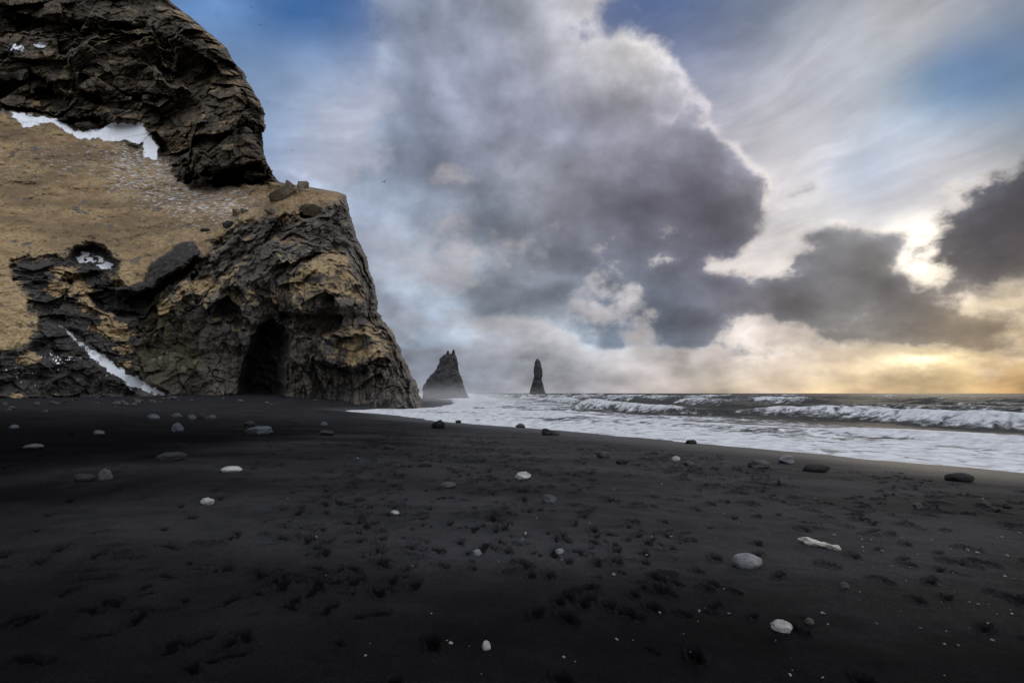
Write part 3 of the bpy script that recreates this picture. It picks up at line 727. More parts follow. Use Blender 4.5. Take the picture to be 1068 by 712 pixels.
for (x, y, rx, ry) in ((113,342,18,6),(116,327,10,7),(94,313,14,8),(76,294,12,9),(131,363,8,4),(134,380,5,4),(32,374,12,6),(18,413,8,4),(66,282,14,6),(100,322,16,5),(60,300,10,8),(123,349,15,5),(85,303,10,6)):
    grass = np.maximum(grass, w_scree * sstep(.8, -.6, ((px + wx + wx2 - x) / rx)**2 + ((py + wy + wy2 * .6 - y) / ry)**2 - 1 + wf * 1.6))
for (p_, k) in ((NICHE, 1), ([(115,302),(150,292),(158,275),(185,255),(201,250),(211,266),(190,279),(170,291),(155,305),(130,312)], 1), ([(90,306),(115,302),(150,305),(172,292),(208,269),(196,284),(165,305),(150,332),(128,332),(100,322)], .9)):
    grass = grass * (1 - k * reg(p_, 2, .2))
moss = 1.2 * soft([(138,335),(175,322),(200,340),(214,385),(175,400),(140,395)], 12, 1.5, 6) * .8 * (1 - w_scree)
moss = np.maximum(moss, .35 * w_upper * sstep(.0, .4, clump))
SNOW = {'top': [(8,115),(35,121),(58,124),(80,136),(104,135),(118,129),(148,129),(166,154),(164,166),(150,164),(147,150),(132,146),(115,149),(100,143),(85,146),(66,134),(50,128),(24,134),(16,124)],
        'ledge': [(-40,78),(28,74),(25,82),(0,84),(-40,86)], 'spot': [(34,46),(53,44),(45,51),(36,50)], 'chip': [(4,50),(26,47),(24,53),(8,54)],
        'streak': [(62,338),(86,357),(98,364),(126,384),(150,399),(173,411),(158,412),(133,400),(108,384),(88,366)],
        'niche': [(80,267),(92,262),(104,268),(117,276),(116,283),(104,280),(94,272),(82,275)]}
snow = np.zeros_like(px); snow_id = np.zeros(len(px), int)
for k, (nm, p_) in enumerate(SNOW.items()):
    s_ = sstep(-1.5, 1.5, poly_sd(px + wx * .25 + wx2 * .45, py + wy * .25 + wy2 * .45, p_) + wf * (3.5 if nm != 'streak' else 5.0))
    if nm == 'niche': s_ = s_ * sstep(-.2, .1, clumpf + .1)
    if nm == 'streak': s_ = s_ * (.55 + .45 * sstep(360, 392, py))
    snow_id = np.where((s_ > .5) & (s_ > snow), k + 1, snow_id); snow = np.maximum(snow, s_)
# thin dusting caught between the tussocks
dz_ = np.exp(-((px - 205) / 60)**2 - ((py - 205) / 45)**2) + .8 * np.exp(-((px - 150) / 45)**2 - ((py - 178) / 30)**2) + .55 * np.exp(-((px - 60) / 110)**2 - ((py - 165) / 35)**2) + .5 * np.exp(-((px - 245) / 30)**2 - ((py - 212) / 14)**2)
dust = w_grass * np.clip(dz_, 0, 1) * (sstep(330, 300, px))
dust2 = w_scree * np.maximum(sstep(.36, .55, fbm(n2d / 3.2, 4, 333, .6) + .35 * np.exp(-((px - 60) / 18)**2 - ((py - 373) / 10)**2) + .2 * np.exp(-((px - 20) / 14)**2 - ((py - 386) / 8)**2)) * sstep(340, 360, py) * sstep(150, 110, px), 0)
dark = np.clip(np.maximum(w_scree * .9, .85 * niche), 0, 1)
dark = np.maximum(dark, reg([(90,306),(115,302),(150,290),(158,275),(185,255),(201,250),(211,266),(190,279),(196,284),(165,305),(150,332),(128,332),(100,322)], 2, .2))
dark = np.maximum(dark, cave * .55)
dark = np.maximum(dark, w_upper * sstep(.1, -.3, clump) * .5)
ext_ = lambda a: np.concatenate([a.reshape(NR, -1), np.repeat(a.reshape(NR, -1)[:, -1:], NC2, 1)], 1).ravel()
cl1 = np.stack([ext_(grass), ext_(np.maximum(snow, dust2)), ext_(moss)], 1)
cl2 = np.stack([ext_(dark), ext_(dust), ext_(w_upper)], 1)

m_cliff, nt, b = material('cliff_rock')
ag, asn, am = nt.attr('cover'); adk, adu, aup = nt.attr('tone')
P = nt.pos()
n1 = nt.noise(P, .22, 6, .62); n2 = nt.noise(P, 1.3, 6, .65); n3 = nt.noise(P, 5.5, 5, .7)
PS = nt.v('MULTIPLY', P, (.35, .35, 1.0)); st = nt.noise(PS, 1.6, 5, .6, .5)
rk = nt.mix(nt.map(n2, .3, .7), (.058, .053, .048), (.140, .125, .108))
rk = nt.mix(nt.map(n1, .52, .70, 0, .45), rk, (.185, .140, .092))
up_rk = nt.mix(nt.map(n2, .3, .72), (.030, .026, .022), (.105, .085, .062))
up_rk = nt.mix(nt.map(st, .48, .7, 0, .7), up_rk, (.115, .085, .050))
up_rk = nt.mix(nt.map(n1, .48, .66, 0, .6), up_rk, (.105, .078, .048))
rk = nt.mix(aup, rk, up_rk)
rk = nt.mix(nt.map(n3, .52, .75, 0, .45), rk, (.16, .145, .13))
pt = nt.new('ShaderNodeNewGeometry').outputs['Pointiness']
rk = nt.mix(nt.map(pt, .505, .60, 0, .8), rk, nt.mix(n2, (.10, .088, .072), (.21, .18, .145)))
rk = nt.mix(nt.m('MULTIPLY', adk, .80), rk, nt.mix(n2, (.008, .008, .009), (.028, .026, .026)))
rk = nt.mix(nt.m('MULTIPLY', am, nt.map(n2, .4, .62)), rk, (.070, .066, .024))
gv = nt.noise(nt.v('MULTIPLY', P, (1, 1, 1.8)), 1.3, 8, .75)
gr = nt.mix(nt.map(gv, .3, .7), (.16, .110, .055), (.48, .345, .185))
gr = nt.mix(nt.map(n3, .42, .66, 0, .75), gr, (.095, .066, .034))
gr = nt.mix(nt.map(n1, .46, .64, 0, .8), gr, (.17, .105, .058))
gl = nt.noise(nt.v('MULTIPLY', P, (.5, .5, 1)), .13, 5, .6)
gr = nt.mix(nt.map(gl, .42, .62, 0, .75), gr, (.13, .088, .052))
n0 = nt.noise(P, .06, 3, .5); zz = nt.xyz(P)[2]
gr = nt.mix(nt.map(nt.m('ADD', zz, nt.m('MULTIPLY', n0, 30)), 62, 38, 0, .75), gr, nt.mix(nt.map(gv, .3, .7), (.16, .115, .058), (.46, .34, .19)))
gf = nt.map(nt.m('ADD', ag, nt.m('ADD', nt.m('MULTIPLY', nt.m('SUBTRACT', n2, .5), 1.7), nt.m('MULTIPLY', nt.m('SUBTRACT', n3, .5), 1.2))), .12, .95)
c = nt.mix(gf, rk, gr)
dn = nt.noise(nt.v('MULTIPLY', P, (.45, .45, 1.6)), 1.5, 6, .66)
df = nt.m('MULTIPLY', nt.map(nt.m('ADD', dn, nt.m('MULTIPLY', adu, .15)), .64, .78), nt.map(adu, .05, .4))
sf = nt.map(nt.m('ADD', asn, nt.m('ADD', nt.m('MULTIPLY', nt.m('SUBTRACT', n2, .5), 1.2), nt.m('MULTIPLY', nt.m('SUBTRACT', n3, .5), 1.0))), .30, .74)
sf = nt.m('MAXIMUM', sf, nt.m('MULTIPLY', df, .7))
c = nt.mix(sf, c, nt.mix(n2, (.62, .65, .70), (.80, .82, .86)))
nt.l.new(c, b.inputs['Base Color']); b.inputs['Roughness'].default_value = .9; b.inputs['Specular IOR Level'].default_value = .2
vb = nt.m('ADD', nt.vor(nt.v('ADD', P, nt.v('SCALE', nt.comb(n2, n1, n3), 1.2)), .9), nt.m('MULTIPLY', nt.vor(P, 2.6), .4))
hb = nt.m('ADD', nt.m('MULTIPLY', n2, .7), nt.m('ADD', nt.m('MULTIPLY', n3, .45), nt.m('MULTIPLY', vb, nt.map(gf, 0, 1, .8, .1))))
nb = nt.bump(nt.m('MULTIPLY', hb, nt.map(sf, 0, 1, 1, .25)), .5, .55)
nt.l.new(nb, b.inputs['Normal'])

cliff = bpy.data.objects.new('cliff', None); COL.objects.link(cliff); cliff.location = (-60, 118, 0)
tag(cliff, 'towering dark basalt sea cliff with tan grass slope, cave and snow patches', 'cliff', kind='structure')
Fc = grid_faces(NR, NCA)
lab = np.zeros((NR, NCA), int)
core_ = np.zeros((NR, NC0 + NC1), int)
core_[(w_grass > .5).reshape(NR, -1)] = 1
core_[(w_scree > .5).reshape(NR, -1)] = 2
core_[(cave > .35).reshape(NR, -1)] = 3
sid = snow_id.reshape(NR, -1)
core_[sid > 0] = 3 + sid[sid > 0]
lab[:, :NC0 + NC1] = core_
fl = lab[:-1, :-1].ravel()
Vf = Vall.reshape(-1, 3) - np.array([-60, 118, 0])
pn = {0: 'rock_face', 1: 'grass_slope', 2: 'scree', 3: 'cave'}
for k in range(0, 4 + len(SNOW)):
    f_ = Fc[fl == k]
    if not len(f_): continue
    uq, inv = np.unique(f_.ravel(), return_inverse=True)
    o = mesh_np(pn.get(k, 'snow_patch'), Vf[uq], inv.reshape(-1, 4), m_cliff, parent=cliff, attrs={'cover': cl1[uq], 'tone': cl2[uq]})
    if k == 4: o['label'] = 'broad white snow bank under the upper crag'
    if k == 8: o['label'] = 'long grey snow streak running down the gully'

def cliff_depth(qx, qy):
    j = np.argmin((PX - qx)**2 + (PY - qy)**2)
    return V.reshape(-1, 3)[j]

# ------------------------------------------------------------------ stones
def stone_mat(name, c0, c1, speck, rough=.8):
    m, nt, b = material(name)
    g = nt.new('ShaderNodeTexCoord').outputs['Object']
    n1 = nt.noise(g, 3.0, 6, .65); n2 = nt.noise(g, 14., 5, .7)
    c = nt.mix(nt.map(n1, .35, .65), c0, c1); c = nt.mix(nt.map(n2, .55, .75, 0, .6), c, speck)
    nt.l.new(c, b.inputs['Base Color']); b.inputs['Roughness'].default_value = rough; b.inputs['Specular IOR Level'].default_value = .3
    nt.l.new(nt.bump(nt.m('ADD', n1, nt.m('MULTIPLY', n2, .4)), .08, .7), b.inputs['Normal'])
    return m
M = {'white': stone_mat('pale_stone', (.16, .158, .152), (.36, .352, .34), (.07, .068, .066)),
     'pale': stone_mat('light_grey_stone', (.10, .10, .107), (.19, .19, .20), (.05, .05, .054)),
     'blue': stone_mat('blue_grey_stone', (.028, .032, .039), (.064, .07, .084), (.018, .02, .024)),
     'slate': stone_mat('slate_stone', (.026, .030, .038), (.058, .065, .08), (.015, .017, .02)),
     'mid': stone_mat('grey_stone', (.024, .024, .024), (.052, .051, .049), (.014, .014, .014)),
     'dark': stone_mat('dark_basalt', (.0055, .0055, .0055), (.014, .0135, .013), (.024, .023, .022)),
     'tan': stone_mat('tan_rock', (.03, .024, .016), (.065, .05, .03), (.012, .011, .01)),
     'crag': stone_mat('cliff_boulder', (.05, .042, .032), (.16, .125, .08), (.26, .19, .11))}

_ico = {}
def ico(sub):
    if sub not in _ico:
        import bmesh
        bm = bmesh.new(); bmesh.ops.create_icosphere(bm, subdivisions=sub, radius=1.0)
        _ico[sub] = (np.array([v.co[:] for v in bm.verts]), np.array([[v.index for v in f.verts] for f in bm.faces])); bm.free()
    return _ico[sub]

def stone_mesh(kind, seed, sub=4):
    V_, F_ = ico(sub); V_ = V_.copy()
    off = np.array([seed * 3.17, seed * 1.71, seed * 5.3])
    if kind == 'smooth':
        V_ *= (1 + .22 * fbm(V_ * .9 + off, 2, seed) + .03 * fbm(V_ * 5 + off, 3, seed + 2))[:, None]
    elif kind == 'rock':
        f1_, f2_, r_ = cells(V_ * 1.6 + off, seed)
        V_ *= (1 + .38 * fbm(V_ * 1.0 + off, 3, seed) + .34 * (r_ - .5) * sstep(0, .25, f2_ - f1_) + .12 * fbm(V_ * 3.5 + off, 4, seed + 5))[:, None]
        for k in range(7):      # facets: cut by planes
            n_ = np.random.RandomState(seed * 31 + k).normal(size=3); n_ /= np.linalg.norm(n_); h_ = .72 + .12 * ((seed * 7 + k) % 3)
            d_ = V_ @ n_ - h_; V_ = V_ - np.where(d_ > 0, d_ * .85, 0)[:, None] * n_
    else:                       # jagged, angular
        for k in range(12):
            n_ = np.random.RandomState(seed * 57 + k).normal(size=3); n_ /= np.linalg.norm(n_); h_ = .45 + .35 * np.random.RandomState(seed + k).rand()
            d_ = V_ @ n_ - h_; V_ = V_ - np.where(d_ > 0, d_ * .95, 0)[:, None] * n_
        V_ *= (1 + .16 * fbm(V_ * 1.6 + off, 3, seed) + .10 * fbm(V_ * 5 + off, 4, seed))[:, None]
    return V_, F_

_seed = [0]
def stone(pos, w, d, h, kind, mat, label, cat='stone', name='stone', rz=0., sink=.36, group=None, sub=4, tilt=0.):
    _seed[0] += 1
    V_, F_ = stone_mesh(kind, _seed[0], sub)
    V_ = V_ / np.abs(V_).max(0)
    V_ = V_ * np.array([w / 2, d / 2, h * (1 + sink) / 2]); V_[:, 2] += h * (1 - sink) / 2
    o = mesh_np(name, V_, F_, M[mat]); o.location = tuple(pos); o.rotation_euler = (0, tilt, rz)
    return tag(o, label, cat, group)

# px, py of the foot, width and height in photo pixels, kind, material, label
BEACH = [
 (237,493,24,6,'smooth','white','long flat whitish stone lying alone on the dark left sand'),
 (214,527,14,7,'rock','white','small chalky white stone with a rough top on the left sand'),
 (183,450,12,9,'rock','blue','bluish pale stone leaning among the row of stones near the cliff'),
 (157,437,12,5,'smooth','blue','pale rounded stone at the left end of the row near the cliff'),
 (182,436,11,5,'smooth','mid','grey flat stone in the row of stones near the cliff'),
 (198,437,10,5,'rock','blue','pale stone left of the dark lump in the row near the cliff'),
 (209,437,11,6,'rock','dark','dark lump of rock in the middle of the row near the cliff'),
 (219,437,10,5,'rock','mid','grey stone at the right end of the row near the cliff'),
 (266,453,27,8,'rock','slate','low slate blue slab of rock on sand below the cave'),
 (258,444,12,5,'rock','dark','dark rough lump just behind the slate blue slab'),
 (338,454,19,5,'rock','dark','flat black stone lying below the right side of cave'),
 (337,444,8,4,'smooth','slate','tiny bluish stone behind the flat black stone'),
 (103,501,17,11,'jag','mid','angular dark rock with one pale side, left foreground'),
 (82,503,20,8,'smooth','dark','low dark rounded rock beside the angular pale sided rock'),
 (172,481,30,8,'smooth','dark','wide low dark rock half sunk in the shadowed sand'),
 (12,447,9,4,'smooth','blue','small pale flat pebble near the left edge below the scree'),
 (30,468,18,4,'smooth','mid','thin flat grey stone near the left edge of sand'),
 (100,453,12,4,'smooth','mid','small grey rounded stone on shadowed sand left of centre row'),
 (457,447,15,10,'rock','dark','dark pyramid shaped boulder near the water, right of the cliff'),
 (498,441,10,3,'rock','dark','small black flat rock at the edge of the swash'),
 (478,441,7,3,'rock','dark','tiny black rock between the pyramid boulder and flat rock'),
 (543,446,11,4,'rock','mid','small grey rock on the waterline left of the dark round one'),
 (570,454,12,7,'rock','dark','dark round boulder by the water beneath the slender sea stack'),
 (579,454,10,5,'smooth','mid','grey stone touching the right side of dark round boulder'),
 (404,469,13,5,'rock','dark','dark low stone with pale top, left of beach centre'),
 (442,487,16,5,'rock','dark','dark flat stone among footprints at the beach centre'),
 (630,478,15,7,'rock','mid','grey blocky stone with light top on the middle sand'),
 (650,484,13,5,'smooth','dark','low dark stone just right of the grey blocky stone'),
 (545,500,18,6,'jag','white','white curved broken stone on sand at picture centre'),
 (573,525,17,8,'rock','blue','blue grey domed stone with a white edge near centre'),
 (466,509,18,5,'smooth','mid','low grey stone half buried left of white curved stone'),
 (411,537,10,4,'smooth','white','small flat white stone left of centre foreground'),
 (498,580,9,6,'rock','pale','small pale pointed stone on the centre foreground sand'),
 (584,578,9,5,'rock','pale','small light stone above two white pebbles, right of centre'),
 (795,489,27,8,'rock','mid','dark grey flat topped rock left of the pale peaked one'),
 (825,484,19,8,'jag','pale','pale peaked rock just behind the black rocks near the surf'),
 (856,493,28,9,'smooth','dark','smooth black elongated boulder on the wet right sand'),
 (1009,503,28,9,'smooth','dark','black oval boulder near the surf at the right edge'),
 (771,456,9,3,'rock','dark','tiny dark rock at the waterline right of centre'),
 (706,481,9,5,'smooth','white','bright white small stone on sand right of the grey block'),
 (720,485,13,4,'rock','mid','small grey stone beside the bright white one'),
 (722,463,13,4,'rock','dark','small dark rock at the waterline above bright white stone'),
 (784,594,29,13,'smooth','pale','smooth light grey oval stone in the right foreground'),
 (820,661,22,10,'jag','white','jagged white stone in the right foreground, nearest large one'),
 (846,652,9,6,'smooth','mid','small grey round stone just right of jagged white one'),
 (882,614,10,6,'jag','mid','small rough grey stone right of the light grey oval'),
 (507,678,9,8,'smooth','white','bright egg shaped white pebble in the bottom centre foreground'),
 (960,531,12,6,'rock','mid','dim grey stone on the shadowed right sand below black oval'),
 (1031,529,11,5,'rock','mid','dim grey stone near the right edge beyond another dim one'),
 (1053,530,10,5,'rock','dark','dark small stone at the far right edge of the sand')]
for (px_, py_, w_, h_, kind, mat, label) in BEACH:
    p = hit_sand(px_, py_); s_ = p[1] / F
    w = w_ * s_; h = h_ * s_ * 1.05
    stone(p + np.array([0, .35 * w, 0]), w * 1.02, w * random.uniform(.6, .85), h, kind, mat, label, rz=random.uniform(-.35, .35), tilt=random.uniform(-.08, .08))

PEB = [(992,572),(1009,574),(1000,569),(994,598),(1048,601),(1031,630),(1054,636),(1020,630),(982,628),(899,562),(909,563),(870,558),(586,584),(674,579),(713,661),(688,640),(729,638),(755,614),
       (600,690),(588,685),(466,668),(470,671),(502,703),(386,671),(381,684),(680,561),(688,638),(897,617),(985,672),(1063,556),(1045,560),(1020,577),(957,503),(965,505),(1025,520),(858,707),(824,704),(985,704),(520,585),(545,562),(548,557),(660,668),(643,667),
       (373,478),(900,440+130),(930,590),(945,605),(1010,655),(960,655),(1035,668),(940,560),(920,575),(1050,580),(1040,640),(980,610),(760,640),(720,680),(860,640),(915,650),(640,600),(700,560),(615,545),(560,540),(770,545),(690,505),(640,510),(905,540),(850,520),(430,590),(450,640),(340,600),(330,560),(300,520)]
for k in range(40):
    PEB.append((random.gauss(900, 130), random.uniform(535, 700)))
pm = None
for k, (px_, py_) in enumerate(PEB):
    p = hit_sand(px_, py_); s_ = p[1] / F
    w = random.choice((1.8, 2.4, 3.2, 4.8)) * s_ * (.6 if k >= len(PEB) - 40 else 1.0)
    stone(p, w, w * random.uniform(.5, .9), w * random.uniform(.25, .55), random.choice(('jag', 'rock')), random.choice(('white', 'pale', 'pale')), 'tiny white pebble scattered on the black foreground sand', cat='pebble', name='pebble',
          rz=random.uniform(0, 3), sub=2, group='tiny white pebbles scattered on the black sand')

# fallen stones along the foot of the cliff
for k in range(44):
    px_ = random.uniform(-6, 178) if k < 36 else random.uniform(180, 330); py_ = 415.5 + abs(random.gauss(0, 4.5)) + (5 if px_ < 60 else 0)
    p = hit_sand(px_, py_); s_ = p[1] / F; w = random.uniform(3, 8) * s_
    stone(p, w, w * .8, w * random.uniform(.35, .6), 'rock', random.choice(('dark', 'mid', 'tan', 'mid')), 'fallen rough stone lying at the shadowed foot of the cliff', cat='stone', name='fallen_stone',
          rz=random.uniform(0, 3), sub=3, group='fallen stones along the cliff foot')

# boulders perched on the headland
for (px_, py_, w_, h_, kind, mat, label) in (
    (294,205,30,14,'jag','crag','large tan brown boulder on the headland top beneath the overhang'), (302,196,9,8,'jag','crag','small upright boulder on the headland skyline'), (315,196,14,7,'jag','crag','flat dark boulder at the right of the headland skyline'),
    (286,222,20,10,'jag','crag','brown boulder at the rim above the dark rock face'), (326,220,30,9,'jag','crag','long rock ledge boulder below the headland top'), (246,224,12,8,'jag','crag','upper of two dark boulders on the snow dusted slope'), (238,236,13,8,'jag','dark','lower rounded dark boulder on the snow dusted slope'), (214,240,11,4,'jag','dark','flat dark stone on the slope left of the two boulders'),
    (254,222,8,6,'jag','crag','small brown boulder right beside the upper dark boulder')):
    p = cliff_depth(px_, py_); s_ = np.linalg.norm(p - np.array([0, 0, EYE])) / F
    stone(p + np.array([0, .1 * w_ * s_, -.1 * h_ * s_]), w_ * s_, w_ * s_ * .8, h_ * s_ * 1.1, kind, mat, label, cat='boulder', name='boulder', rz=random.uniform(-.3, .3), sink=.5)

# ------------------------------------------------------------------ driftwood
def driftwood():
    p0 = hit_sand(833, 566); p1 = hit_sand(876, 574)
    m, nt, b = material('bleached_wood')
    g = nt.new('ShaderNodeTexCoord').outputs['Object']
    gr_ = nt.noise(nt.v('MULTIPLY', g, (4, 40, 40)), 1.0, 5, .6, .4)
    c = nt.mix(nt.map(gr_, .35, .7), (.20, .185, .155), (.52, .50, .45)); c = nt.mix(nt.map(nt.noise(g, 22., 4, .6), .54, .66, 0, .85), c, (.05, .045, .04)); nt.l.new(c, b.inputs['Base Color']); b.inputs['Roughness'].default_value = .8
    nt.l.new(nt.bump(gr_, .01, .8), b.inputs['Normal'])
    L = np.linalg.norm(p1 - p0); n, k = 60, 28
    u = np.linspace(0, 1, n); th = np.linspace(0, 2 * np.pi, k, endpoint=False)
    rad_ = .044 * (1.0 - .22 * u) * (.35 + .65 * sstep(-.02, .16, u)) * np.where(u > .95, 1 - .25 * (u - .95) / .05, 1)
    rad_ += .014 * np.exp(-((u - .26) / .07)**2) + .007 * np.exp(-((u - .62) / .05)**2)
    cx = u * L; cy = .006 * np.sin(u * 7) ; cz = .024 + .020 * (1 - u) + .003 * np.sin(u * 9)
    U, T = np.meshgrid(u, th, indexing='ij')
    rr = rad_[:, None] * (1 + .22 * np.sin(T * 2 + 1 + 2 * U) + .16 * np.sin(3 * T + 9 * U) + .10 * np.sin(5 * T - 13 * U))
    Vd = np.stack([cx[:, None] + 0 * T, cy[:, None] + rr * np.cos(T), cz[:, None] + .85 * rr * np.sin(T)], -1).reshape(-1, 3)
    Vd += (fbm(Vd * np.array([12, 45, 45]), 3, 401) * .016)[:, None] * np.stack([0 * T, np.cos(T), np.sin(T)], -1).reshape(-1, 3)
    idx = np.arange(n * k).reshape(n, k); nx_ = np.roll(idx, -1, 1)
    Fd = np.stack([idx[:-1], nx_[:-1], nx_[1:], idx[1:]], -1).reshape(-1, 4)
    Vd = np.vstack([Vd, [[-.006, cy[0], cz[0]], [L + .004, cy[-1], cz[-1]]]])
    caps_ = [[n * k, nx_[0, j], idx[0, j], n * k] for j in range(k)] + [[n * k + 1, idx[-1, j], nx_[-1, j], n * k + 1] for j in range(k)]
    me = bpy.data.meshes.new('driftwood')
    me.from_pydata([tuple(v) for v in Vd], [], [tuple(f) for f in Fd] + [tuple(c_[:3]) for c_ in caps_]); me.update()
    me.polygons.foreach_set('use_smooth', np.ones(len(me.polygons), bool)); me.materials.append(m)
    o = bpy.data.objects.new('driftwood', me); COL.objects.link(o)
    o.location = tuple(p0); o.rotation_euler = (0, 0, math.atan2(p1[1] - p0[1], p1[0] - p0[0]))
    tag(o, 'bleached whitish driftwood branch lying on the dark sand in right foreground', 'driftwood')
driftwood()

# ------------------------------------------------------------------ sea stacks
m_stack, nt, b = material('sea_stack_rock')
P = nt.pos(); n1 = nt.noise(P, .35, 6, .65); n2 = nt.noise(nt.v('MULTIPLY', P, (1, 1, .4)), 1.0, 5, .6)
nt.l.new(nt.mix(nt.map(n1, .35, .68), (.020, .020, .021), (.055, .053, .053)), b.inputs['Base Color']); b.inputs['Roughness'].default_value = .9
nt.l.new(nt.bump(nt.m('ADD', n1, n2), 1.5, .9), b.inputs['Normal'])
def sea_stack(Y, prof, spikes, label, seed, rough_=1.0):
    """prof: (py, left px, right px) read down the outline"""
    prof = np.array(prof, float)
    n, k = 150, 120
    pyv = np.linspace(prof[0, 0], prof[-1, 0], n)
    Lp, Rp = np.interp(pyv, prof[:, 0], prof[:, 1]), np.interp(pyv, prof[:, 0], prof[:, 2])
    A_, B_ = at(Lp, pyv, Y), at(Rp, pyv, Y)
    c = (A_ + B_) / 2; hw = (B_[:, 0] - A_[:, 0]) / 2
    base = np.array([c[-1, 0], Y, 0.])
    th = np.linspace(0, 2 * np.pi, k, endpoint=False)
    X_ = c[:, 0:1] + hw[:, None] * np.cos(th); Y_ = Y + .85 * hw[:, None] * np.sin(th); Z_ = np.repeat(c[:, 2:3], k, 1)
    Vs = np.stack([X_, Y_, Z_], -1).reshape(-1, 3)
    s_ = Y / F
    cel = cells(Vs / np.array([5, 5, 3.2]) / s_ * .65, seed)
    dsp = (fbm(Vs / (9 * s_), 4, seed) * 1.4 + (cel[2] - .5) * 1.6 + ridged(Vs / np.array([5, 5, 14]) / s_, 3, seed + 3) * .9) * s_
    rel = np.clip(np.repeat(hw, k) / (3 * s_), .15, 1)
    nrm = np.stack([np.tile(np.cos(th), n), np.tile(np.sin(th), n), 0 * dsp], 1)
    Vs = Vs + nrm * (dsp * rel * rough_)[:, None]
    idx = np.arange(n * k).reshape(n, k); nx_ = np.roll(idx, -1, 1)
    faces = [tuple(f) for f in np.stack([idx[1:], nx_[1:], nx_[:-1], idx[:-1]], -1).reshape(-1, 4)]
    verts = [tuple(v) for v in Vs]
    verts.append((c[0, 0], Y, c[0, 2] + .5 * s_)); faces += [(int(idx[0, j]), int(nx_[0, j]), n * k) for j in range(k)]
    for (sx, sy0, sy1, sw) in spikes:       # pinnacles on the crown
        m_ = 14; kk = 24; i0 = len(verts)
        for i in range(m_):
            f = i / (m_ - 1); q = at(sx, sy0 + (sy1 - sy0) * f, Y); r_ = sw * s_ * (.12 + .88 * f**.7)
            for j in range(kk):
                a_ = 2 * math.pi * j / kk; w_ = 1 + .25 * math.sin(3 * a_ + f * 5 + sx) + .15 * math.sin(7 * a_ + sx)
                verts.append((q[0] + r_ * w_ * math.cos(a_), Y + r_ * w_ * math.sin(a_), q[2]))
        for i in range(m_ - 1):
            for j in range(kk):
                faces.append((i0 + (i + 1) * kk + j, i0 + (i + 1) * kk + (j + 1) % kk, i0 + i * kk + (j + 1) % kk, i0 + i * kk + j))
        faces.append(tuple(i0 + j for j in range(kk)))
    me = bpy.data.meshes.new('sea_stack'); me.from_pydata([tuple(np.array(v) - base) for v in verts], [], faces); me.update()
    me.polygons.foreach_set('use_smooth', np.ones(len(me.polygons), bool)); me.materials.append(m_stack)
    o = bpy.data.objects.new('sea_stack', me); COL.objects.link(o); o.location = tuple(base)
    tag(o, label, 'sea stack', 'dark basalt sea stacks standing offshore')
sea_stack(360, [(370, 463, 474), (373, 461, 475), (380, 458, 476), (385, 455.5, 477), (391, 450, 479.5), (397, 445.5, 481.5), (403, 442.5, 484), (409, 441.5, 486), (415, 441, 488.5), (424, 440, 491)],
          [(467.2, 365.5, 378, 3.4), (473, 364.3, 378, 3.2), (470, 368.5, 379, 3.4)], 'broad dark sea stack with twin pinnacles, close beside the headland', 21)
sea_stack(800, [(374.4, 559.5, 561.3), (377, 558.0, 563.2), (380, 557.2, 564.6), (384, 557.0, 565.2), (390, 556.8, 565.4), (396, 556.4, 564.9), (401, 555.2, 566.2), (406, 553.8, 567.6), (412, 552.2, 569.6), (416, 551.6, 570.5)],
          [], 'slender leaning sea stack standing alone on the horizon', 33, .55)

# ------------------------------------------------------------------ seabirds
m_bird, nt, b = material('bird_plumage')
nt.l.new(nt.mix(nt.noise(nt.new('ShaderNodeTexCoord').outputs['Object'], 6), (.03, .03, .035), (.10, .10, .11)), b.inputs['Base Color']); b.inputs['Roughness'].default_value = .8
def bird_mesh():
    n, k = 16, 10
    V_ = []; F_ = []
    for i in range(n):
        f = i / (n - 1); y = (f - .45) * .55
        r_ = .075 * max(math.sin(math.pi * min(max(f, .02), .98))**.7, .12) * (1 if f < .75 else .8)
        for j in range(k):
            a_ = 2 * math.pi * j / k
            wide = 1.8 if f < .12 else 1       # flattened fan of the tail
            V_.append((r_ * math.cos(a_) * wide, y, r_ * math.sin(a_) * (.35 if f < .12 else .9) + .01 * f))
    for i in range(n - 1):
        for j in range(k): F_.append((i * k + j, i * k + (j + 1) % k, (i + 1) * k + (j + 1) % k, (i + 1) * k + j))
    F_.append(tuple(range(k))[::-1]); F_.append(tuple((n - 1) * k + j for j in range(k)))
    for sg in (-1, 1):                          # wings raised to the elbow and drooped to the tip
        i0 = len(V_); m_ = 12
        for i in range(m_):
            f = i / (m_ - 1); x = sg * (.04 + .58 * f); z = .02 + .16 * math.sin(f * 2.4) - .06 * f * f
            ch = .17 * (1 - f)**.45 * (1 - .25 * f) + .012; y0 = .08 + .05 * math.sin(f * 3.1) - .16 * f * f
            for (yy, zz) in ((y0, 0), (y0 - .35 * ch, .018 * (1 - f) + .004), (y0 - ch, 0), (y0 - .35 * ch, -.008)): V_.append((x, yy, z + zz))
        for i in range(m_ - 1):
            for j in range(4):
                q = (i0 + i * 4 + j, i0 + i * 4 + (j + 1) % 4, i0 + (i + 1) * 4 + (j + 1) % 4, i0 + (i + 1) * 4 + j); F_.append(q if sg > 0 else q[::-1])
        F_.append(tuple(i0 + (m_ - 1) * 4 + j for j in range(4)))
    me = bpy.data.meshes.new('seabird'); me.from_pydata(V_, [], F_); me.update()
    me.polygons.foreach_set('use_smooth', np.ones(len(me.polygons), bool)); me.materials.append(m_bird)
    return me
bme = bird_mesh()
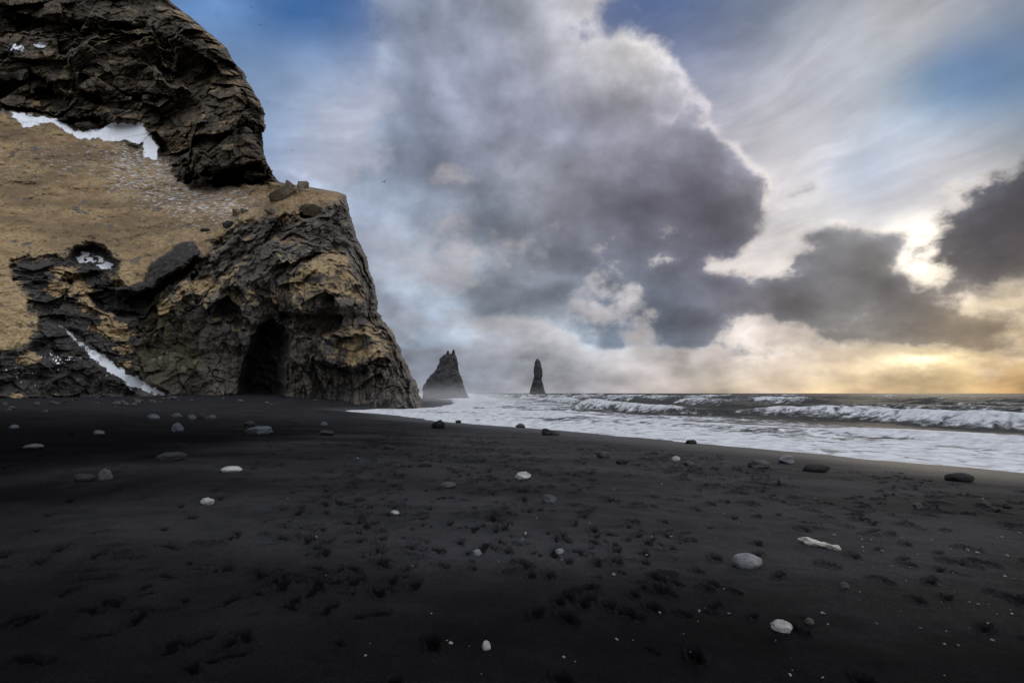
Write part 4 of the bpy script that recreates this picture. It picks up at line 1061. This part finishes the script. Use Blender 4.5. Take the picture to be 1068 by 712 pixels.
for k, (px_, py_, s_) in enumerate(((401, 189.5, 6.5), (375, 88, 3), (396, 42, 3), (353, 109, 2.6), (452, 99, 3), (364, 8, 3), (305, 157, 2.8), (548, 242, 3.2), (225.6, 17, 2.6), (272, 26, 3.4), (262, 8, 2.6), (279, 107, 2.8), (420, 247, 2.6), (330, 150, 2.2))):
    Y_ = 110 if k == 0 else 130
    p = at(px_, py_, Y_)
    o = bpy.data.objects.new('seabird', bme); COL.objects.link(o)
    o.location = tuple(p); sc = s_ / F * np.linalg.norm(p - np.array([0, 0, EYE])) / 1.2; o.scale = (sc, sc, sc)
    o.rotation_euler = (random.uniform(-.3, .5), random.uniform(-.6, .6), random.uniform(-.8, .8) if k else .3)
    if k == 0: tag(o, 'largest dark seabird gliding beside the headland against grey cloud', 'bird', 'seabirds circling near the cliff')
    else: tag(o, 'tiny distant seabird flying in the sky near the cliff', 'bird', 'seabirds circling near the cliff')

# ------------------------------------------------------------------ spray hanging over the surf at the headland
def mist():
    V_, F_ = ico(4)
    m = bpy.data.materials.new('sea_mist'); m.use_nodes = True; nt = NT(m.node_tree)
    m.node_tree.nodes.remove(m.node_tree.nodes['Principled BSDF'])
    g = nt.new('ShaderNodeTexCoord').outputs['Object']
    r_ = nt.v('LENGTH', nt.v('DIVIDE', g, (60., 130., 8.)))
    n_ = nt.noise(nt.v('MULTIPLY', g, (.06, .04, .16)), 1.0, 3, .55)
    dn = nt.m('MULTIPLY', nt.map(r_, 1.0, .1), nt.map(n_, .35, .68, .15, 1.0))
    vs = nt.new('ShaderNodeVolumeScatter'); vs.inputs['Color'].default_value = (.93, .94, .97, 1); vs.inputs['Anisotropy'].default_value = .35
    nt.put(vs.inputs['Density'], nt.m('MULTIPLY', dn, .0075))
    nt.l.new(vs.outputs[0], m.node_tree.nodes['Material Output'].inputs['Volume'])
    o = mesh_np('sea_mist', V_ * np.array([60, 130, 8.]), F_, m); o.location = (-28, 200, 0)
    tag(o, 'thin white spray drifting over the surf around the headland', 'mist', kind='stuff')
    m.cycles.volume_sampling = 'MULTIPLE_IMPORTANCE'
mist()
scene.cycles.volume_bounces = 1; scene.cycles.volume_step_rate = 4.0; scene.cycles.volume_max_steps = 64
